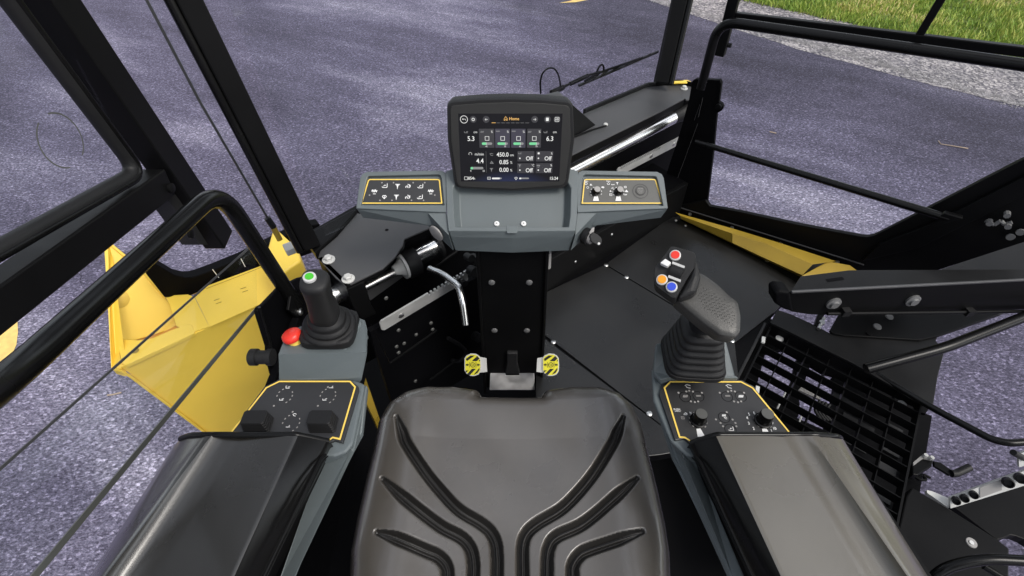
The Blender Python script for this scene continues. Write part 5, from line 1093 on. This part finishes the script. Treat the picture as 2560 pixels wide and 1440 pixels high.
mb = MB(); prof = [(.012, .045), (.016, .046), (.019, .042), (.020, .037), (.024, .0385), (.029, .038), (.031, .033), (.033, .0315), (.038, .032), (.043, .030), (.045, .025), (.050, .022)]
mb.loft([jring(jb + jax * h_, jax, r_, r_ * .95, 2.2) for h_, r_ in prof]); mb.build('bellows', M['rubber'], t, smooth=70)
mb = MB(); gp = [(.044, .022), (.050, .0235), (.060, .0235), (.075, .0218), (.095, .0205), (.115, .0205), (.130, .0215), (.138, .0222), (.144, .021), (.147, .0165)]
mb.loft([jring(jb + jax * h_ + Vector((0, -.0015 * math.sin((h_ - .044) * 30), 0)), jax, r_, r_ * 1.05, 2.8) for h_, r_ in gp]); grip = mb.build('grip', M['plast'], t, smooth=60)
mb = MB(); q = jb + jax * .0465
for dx in (-.012, .014): mb.lathe(q + Vector((dx, -.0225, .012)), (0, -1, .1), [(0, .0025), (.0005, .0025)], 10)
for dx in (-.014, .004): mb.lathe(q + Vector((dx, -.0235, .088)), (0, -1, .1), [(0, .0028), (.0005, .0028)], 10)
mb.build('screw_recess', M['pit'], grip)
tp_ = jb + jax * .146 + Vector((-.006, .0, 0))
mb = MB(); mb.lathe(tp_, jax, [(0, .0104), (.006, .0100), (.0065, .0085)], 24); cb = mb.build('button_ring', M['lgrey'], t, smooth=40)
mb = MB(); mb.lathe(tp_ + jax * .0066, jax, [(0, .0068), (.0012, .0063)], 24); mb.build('button_cap', M['green'], t, smooth=40)

# RIGHT
PRT = thru((.36, .46, .66), (0, -.06, 1))
rc = thing('right_console', 'slate grey right armrest console with numbered dial keypad edged in yellow', 'console', (.36, .48, .5))
up = [(1640, 858), (1700, 850), (1815, 850), (1838, 938), (1848, 944), (1678, 943), (1650, 950), (1632, 930)]
u0 = [Z(x, y, .715 if y < 900 else .675) for x, y in up]
mb = MB(); l0 = [Vector((p.x + (.04 if p.x < .32 else -.01), p.y, .60)) for i, p in enumerate(u0)]; mb.loft([l0, [p - UP * .006 for p in u0], u0]); mb.build('upper_housing', M['grey'], rc, bevel=.004, seg=3)
kb = [(1629, 920), (1655, 948), (1676, 949), (1856, 949), (1886, 964), (1990, 1120), (1990, 1140), (1720, 1140), (1676, 1100), (1634, 1000)]
k0 = [PRT.P(x, y, -.004) for x, y in kb]; l1 = [p - UP * .05 + Vector((.022 if p.x < .32 else -.01, 0, 0)) for p in k0]; mb = MB(); mb.loft([l1, [p - UP * .004 for p in k0], k0]); mb.build('keypad_housing', M['grey'], rc, bevel=.004, seg=3)
kp = [(1648, 985), (1657, 962), (1672, 950), (1855, 950), (1884, 966), (1990, 1100), (1990, 1112), (1730, 1112), (1712, 1096), (1688, 1100)]
mb = MB(); mb.poly(PRT, kp, .006, .0015); pan = mb.build('keypad', M['panel'], rc, bevel=.001)
PK = PRT.off(.0018); mb = MB(); mb.stroke(PK, [(1728, 1104), (1712, 1094), (1699, 1093), (1661, 970), (1676, 955), (1852, 955), (1881, 970), (1982, 1092)], .0028, .0006); mb.build('yellow_border', M['gold'], pan)
wv = Each(); gv = Each(); dv = Each(); K = lambda zx, zy: (1640 + zx / 9.6, 950 + zy / 9.6); K2 = lambda zx, zy: (1800 + zx / 9.6, 950 + zy / 9.6)
for q in ((540, 310), (1100, 310), (725, 280), (795, 262), (885, 282), (835, 518), (930, 535), (1008, 518)): gv.dot(PK, *K(*q), 2.6)
for q in ((-10, 310), (575, 310), (190, 280), (268, 262), (355, 280), (335, 518), (430, 538), (505, 518), (160, 775), (300, 955), (368, 1035), (390, 1115), (70, 1115), (10, 1035), (-100, 950)): gv.dot(PK, *K2(*q), 2.6)
icon(wv, PK, *K(755, 165), 'hook', 1.3, 1.4); icon(wv, PK, *K2(205, 165), 'hook', 1.3, 1.4); icon(gv, PK, *K(700, 395), 'auger', 1, 1.8); icon(gv, PK, *K(1020, 395), 'bar', 1, 1.4)
icon(gv, PK, *K2(185, 395), 'bar', 1, 1.4); icon(wv, PK, *K2(500, 395), 'auger', 1, 1.9); icon(wv, PK, *K2(90, 855), 'auger', .8, 1.7); icon(wv, PK, *K2(130, 920), 'hook', .7, 1.4); icon(wv, PK, *K2(260, 1180), 'load', 1, 1.6)
for q in (K(700, 410), K(1020, 395), K2(170, 400), K2(500, 400)): dv.ring(PK, q[0], q[1], 13.5, .9, .0005, 26)
dv.ring(PK, *K2(100, 900), 14, .9, .0005, 26); dv.ring(PK, *K2(250, 1190), 14, .9, .0005, 26)
wv.text(PK, *K(500, 712), 'PUSH', 5.2, bold=.01); wv.text(PK, *K(525, 755), '& PRESET', 3.0)
icon(wv, PK, *K(710, 820), 'trac', .7, 1.4); icon(gv, PK, *K(640, 912), 'batt', .7, 1.1); wv.text(PK, *K(825, 795), 'N', 4.8, bold=.03)
for ch_, q in (('2', (805, 1170)), ('3', (690, 1045)), ('4', (650, 915)), ('5', (695, 828)), ('6', (815, 795)), ('9', (1255, 1035)), ('10', (1305, 1170)), ('1', (1232, 1225))): wv.text(PK, *K2(*q), ch_, 7.0, bold=.02)
kn1 = (1745, 1052); kn2 = (1907, 1052)
for kx, ky in (kn1, kn2):
    sc = PK.scale(kx, ky); a, b = PK.loc(kx, ky)
    for k in range(12):
        q = R(k * 30 + 12)
        if 250 < math.degrees(q) < 300: continue
        aa, bb = a + 21 * sc * math.cos(q), b + 21 * sc * math.sin(q) * 1.05; dx, dy = -math.sin(q) * 2.4 * sc, math.cos(q) * 2.4 * sc
        gv.stroke(PK, [(aa - dx, bb - dy), (aa + dx, bb + dy)], 2.8 * sc, .0007, False, True)
wv.add([PK.P(*q, .0009) for q in ((1741, 1072), (1751, 1071), (1762, 1090), (1744, 1092))], [(0, 1, 2, 3)])
wv.add([PK.P(*q, .0009) for q in ((1905, 1072), (1916, 1071), (1928, 1090), (1908, 1090))], [(0, 1, 2, 3)])
wv.build('printed_mark', M['white'], pan); gv.build('indicator_lamp', M['dim'], pan); dv.build('key_outline', M['gloss'], pan)
knob(PK, *kn1, .0118, .023, 'tall black rotary knob left of the number dial on the right keypad', None, Vector((.0, .05, 0)))
knob(PK, *kn2, .0125, .023, 'tall black rotary knob ringed by the numbers on the right keypad', None, Vector((.0, .05, 0)))
mb = MB(); st_ = [Z(1634, 960, .64), Z(1640, 1010, .63), Z(1683, 1140, .61), Z(1708, 1180, .60), Z(1825, 1440, .60), Z(1900, 1610, .60), Z(1930, 1600, .60), Z(1760, 1200, .62), Z(1722, 1110, .64), Z(1690, 1090, .65)]
mb.slab(st_, (0, 0, -.014)); mb.build('side_skirt', M['grey'], rc, bevel=.004)

# right joystick
t = thing('right_joystick', 'large ergonomic joystick with square bellows and red, orange and blue buttons', 'joystick', (.31, .52, .72))
mb = MB(); rings = []; b0 = Vector((.311, .532, .718)); b1 = Vector((.300, .522, .812)); ya = -4
for k in range(6):
    for f, e in ((0, .90), (.22, 1.0), (.48, 1.02), (.66, .99), (.82, .90)):
        u = (k + f) / 6; c_ = b0.lerp(b1, u); a_ = .0500 * (1 - u * .40) * e; rings.append(jring(c_, UP, a_, a_ * .95, 4.5, 40, ya))
rings.append(jring(b1, UP, .025, .025, 4, 40)); mb.loft(rings); mb.build('bellows', M['rubber'], t, smooth=75)
mb = MB(); mb.loft([jring(b0 - UP * .006, UP, .0505, .0485, 5, 40, ya), jring(b0 + UP * .003, UP, .0505, .0485, 5, 40, ya)]); mb.build('base_plate', M['rubber'], t, bevel=.001)
nk = [D(1762, 822, .775), D(1760, 790, .765)]
mb = MB(); mb.loft([jring(b1 - UP * .004, UP, .021, .020, 3), jring(b1 + UP * .012 + Vector((.002, 0, 0)), UP, .019, .018, 3), jring(D(1765, 780, .765), UP, .022, .02, 3)]); mb.build('neck', M['rubber'], t, smooth=60)
def pillow(pl, px, th, ins, dome, mt, name, par, sub=2, rad=10):
    px = rr(px, rad, 3); P0 = [pl.P(*q) for q in px]; c_ = Vector((0, 0, 0))
    for p in P0: c_ += p / len(P0)
    n = pl.n; sh = lambda k, o: [c_ + (p - c_) * k + n * o for p in P0]
    mb = MB(); mb.loft([sh(.5, -th * 1.1), sh(.86, -th), sh(.98, -th * .75), sh(1.0, -th * .35), sh(1.0, -th * .14), sh(.99, -th * .05), sh(.96, dome * .25), sh(.78, dome * .7), sh(.5, dome * .93), sh(.2, dome)], True, True)
    return mb.build(name, mt, par, smooth=55)
PG = thru(D(1765, 750, .735), (-.05, -.35, .92))
GM = mat('dimpled grip plastic', (.036, .035, .032), .40, bump=.3, bs=900)
grip = pillow(PG, [(1734, 676), (1760, 686), (1796, 712), (1824, 740), (1846, 756), (1853, 790), (1852, 832), (1838, 846), (1800, 838), (1756, 806), (1690, 750), (1700, 700)],   .034, .9, .0035, GM, 'grip', t, rad=7)
GP = [(1734, 676), (1760, 686), (1796, 712), (1824, 740), (1846, 756), (1853, 790), (1852, 832), (1838, 846), (1800, 838), (1756, 806), (1690, 750), (1700, 700)]
gc = Vector((sum(p[0] for p in GP) / 12, sum(p[1] for p in GP) / 12)); mb = MB()
def grip_h(x, y):
    for k, h in ((.2, .0035), (.35, .0034), (.5, .0032), (.62, .0029), (.75, .0025), (.84, .0019)):
        if in_poly(np.array([x]), np.array([y]), [tuple(gc + (Vector(p) - gc) * k) for p in GP])[0]: return h
for i in range(16):
    for j in range(11):
        x = 1722 + i * 8.2 + j * 4.0; y = 690 + i * 5.6 + j * 8.0 - (i % 2) * 2; hh = grip_h(x, y)
        if hh and y < 826: mb.ball(PG.P(x, y, hh - .0003), .00105, 8)
mb.build('grip_dimples', GM, grip, smooth=180)
HP = thru(D(1690, 680, .725), (-.28, -.42, .86))
hp = rr([(1678, 614), (1690, 616), (1736, 630), (1741, 640), (1737, 668), (1722, 690), (1690, 746), (1682, 747), (1638, 714), (1634, 705), (1635, 670)], 5, 3)
P0 = [HP.P(*q) for q in hp]; c_ = HP.P(1688, 682)
mb = MB(); mb.loft([[c_ + (p - c_) * .8 - HP.n * .034 for p in P0], [p - HP.n * .028 for p in P0], [p - HP.n * .002 for p in P0], [c_ + (p - c_) * .97 for p in P0]]); hd_ = mb.build('button_head', M['plast'], t, bevel=.0015)
mb = MB(); P0 = [HP.P(1740, 640), HP.P(1752, 690), HP.P(1740, 730), HP.P(1690, 748), HP.P(1722, 690)]; mb.slab([p - HP.n * .001 for p in P0], -HP.n * .03); mb.build('head_joint', M['plast'], t, bevel=.008, seg=3)
for x, y, m_, lb in ((1688, 640, 'red', 'red push button'), (1655, 701, 'orange', 'orange push button'), (1679, 719, 'blue', 'blue push button')):
    p = HP.P(x, y); mb = MB(); mb.lathe(p, HP.n, [(0, .0078), (.004, .0078), (.0045, .0068)], 24); bt = mb.build('push_button', M['lgrey'], t, smooth=40); bt['label'] = lb
    mb = MB(); mb.lathe(p + HP.n * .0046, HP.n, [(0, .0061), (.001, .0058)], 24); mb.build('button_cap', M[m_], bt, smooth=40)
mb = MB(); p = [HP.P(*q, .010) for q in ((1663, 646), (1678, 656), (1668, 666), (1650, 657))]; mb.slab(p, -HP.n * .010); mb.build('rocker_switch', M['white'], t, bevel=.0012)
mb = MB(); a, b = HP.P(1683, 675, .0), HP.P(1703, 688, .0); mb.cyl(a, b, .0085, 20); mb.cyl(a, a.lerp(b, 0.0) - (b - a).normalized() * .001, .0085, 20)
mb = MB(); wa = (HP.P(1706, 682) - HP.P(1680, 672)).normalized(); c_ = HP.P(1691, 682, -.002); mb.lathe(c_ - wa * .0085, wa, [(0, .010), (.017, .010)], 24); mb.build('thumb_wheel', M['rubber'], t, smooth=40)
mb = MB(); 
for sgn in (-1, 1):
    d_ = (HP.P(1695, 668) - HP.P(1687, 696)).normalized() * .0105 * sgn; mb.bar(c_ + d_ - wa * .009 + HP.n * .003, c_ + d_ + wa * .009 + HP.n * .003, d_.normalized() * .0018, HP.n * .002)
mb.build('wheel_bezel', M['lgrey'], t)

# ------------------------------------------------------------------ armrests
def armrest(label, front, rear, mt, side_first, loc):
    """front / rear: list of (px, py, z) profile points; extruded straight between and beyond"""
    t = thing('armrest', label, 'armrest', loc, 'pair of armrests')
    F = [Z(*q) for q in front]; B_ = [Z(*q) for q in rear]; n = len(F)
    return t, F, B_
def arm_mesh(F, B_, m_, name, t, sub=1, lip=True):
    n = len(F); rows = []
    ts = [0, .02, .06, .25, .5, .75, 1.0, 1.25, 1.6]
    for q in ts:
        row = [F[i].lerp(B_[i], q) for i in range(n)]
        if q == 0: row = [p - UP * .010 for p in row]
        rows.append(row)
    back = [p - UP * .05 for p in rows[0]]
    mb = MB(); mb.loft([back] + rows, False, False, closed=False); return mb.build(name, m_, t, smooth=50)
# left: outer skirt, valley, flat pad, gloss side
fz = .70
t = thing('armrest', 'left armrest with black vinyl pad and dark sheen, glossy inner side', 'armrest', Z(640, 1250, .68), 'pair of armrests')
F = [(436, 1112, .61), (440, 1106, .645), (460, 1090, .672), (478, 1085, .682), (500, 1085, .69), (512, 1085, .694), (522, 1084.5, .700), (532, 1084, .701), (545, 1084, .697), (570, 1084, .694), (610, 1084, .694), (680, 1084, .699), (736, 1084, .703), (742, 1084, .7035), (747, 1085, .7025)]
B_ = [(225, 1440, .60), (229, 1440, .625), (235, 1440, .66), (240, 1440, .672), (246, 1440, .685), (250, 1440, .690), (256, 1440, .700), (264, 1440, .701), (285, 1440, .690), (330, 1440, .681), (400, 1440, .686), (520, 1440, .698), (574, 1440, .703), (580, 1440, .7035), (586, 1440, .7025)]
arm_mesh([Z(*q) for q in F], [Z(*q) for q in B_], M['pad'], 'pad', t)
F = [(747, 1085, .7015), (752, 1086, .699), (815, 1097, .680), (824, 1100, .674), (828, 1106, .664), (829, 1124, .64)]
B_ = [(586, 1440, .7015), (591, 1440, .699), (650, 1440, .672), (657, 1440, .664), (662, 1440, .65), (664, 1440, .62)]
arm_mesh([Z(*q) for q in F], [Z(*q) for q in B_], M['gloss'], 'side_cover', t)
mb = MB(); mb.tube([Z(*q) for q in ((452, 1097, .668), (476, 1088, .684), (510, 1087, .694), (545, 1087, .699), (740, 1087, .699), (752, 1089, .695), (822, 1104, .670))], .0048, 10, .01); mb.build('front_edge_shade', M['gloss'], t, smooth=60)  # black tube added for the dark look of the down-turned front edge
mb = MB(); mb.tube([Z(814, 1136, .676), Z(800, 1150, .682), Z(786, 1180, .686), Z(740, 1275, .687), Z(650, 1462, .688)], .0022, 8, .02); mb.tube([Z(820, 1140, .671), Z(806, 1154, .676), Z(793, 1182, .680), Z(747, 1277, .681), Z(657, 1462, .682)], .0012, 8, .02); mb.build('side_trim', M['black'], t, smooth=60)
mb = MB(); pts = [Z(436, 1112, .60), Z(829, 1124, .63), Z(664, 1440, .61), Z(560, 1640, .6), Z(100, 1640, .6), Z(225, 1440, .59)]; mb.slab(pts, -UP * .03); mb.build('lower_shell', M['black'], t)

t = thing('armrest', 'right armrest with pale taupe sheen on its pad and a glossy black inner side', 'armrest', Z(1900, 1250, .68), 'pair of armrests')
F = [(1788, 1085, .7025), (1794, 1084, .7035), (1800, 1084, .703), (1880, 1084, .699), (1950, 1084, .694), (1985, 1084, .694), (2008, 1084, .697), (2022, 1084, .701), (2034, 1084, .700), (2046, 1085, .694), (2070, 1086, .69), (2092, 1087, .682), (2104, 1092, .672), (2112, 1104, .645), (2114, 1112, .61)]
B_ = [(1952, 1440, .7025), (1958, 1440, .7035), (1964, 1440, .703), (2050, 1440, .697), (2150, 1440, .686), (2215, 1440, .681), (2250, 1440, .690), (2268, 1440, .701), (2278, 1440, .700), (2284, 1440, .690), (2296, 1440, .685), (2306, 1440, .672), (2312, 1440, .66), (2317, 1440, .625), (2319, 1440, .60)]
arm_mesh([Z(*q) for q in F], [Z(*q) for q in B_], M['pad_lit'], 'pad', t)
F = [(1722, 1122, .64), (1722, 1110, .664), (1727, 1104, .674), (1736, 1100, .680), (1782, 1087, .699), (1788, 1085, .7015)]
B_ = [(1877, 1440, .62), (1879, 1440, .65), (1884, 1440, .664), (1892, 1440, .672), (1946, 1440, .699), (1952, 1440, .7015)]
arm_mesh([Z(*q) for q in F], [Z(*q) for q in B_], M['gloss'], 'side_cover', t)
mb = MB(); mb.tube([Z(*q) for q in ((1728, 1108, .670), (1782, 1090, .695), (1796, 1087, .699), (1990, 1087, .690), (2040, 1087, .694), (2092, 1090, .684)  , (2100, 1095, .668))], .0048, 10, .01); mb.build('front_edge_shade', M['gloss'], t, smooth=60)  # added black tube darkens the front edge, as on the left armrest
mb = MB(); mb.tube([Z(1736, 1140, .676), Z(1750, 1152, .682), Z(1764, 1184, .686), Z(1806, 1278, .687), Z(1890, 1462, .688)], .0022, 8, .02); mb.tube([Z(1730, 1144, .671), Z(1743, 1156, .676), Z(1757, 1186, .680), Z(1799, 1280, .681), Z(1883, 1462, .682)], .0012, 8, .02); mb.build('side_trim', M['black'], t, smooth=60)
mb = MB(); pts = [Z(1722, 1122, .63), Z(2114, 1112, .60), Z(2319, 1440, .59), Z(2460, 1640, .6), Z(2000, 1640, .6), Z(1877, 1440, .61)]; mb.slab(pts, -UP * .03); mb.build('lower_shell', M['black'], t)
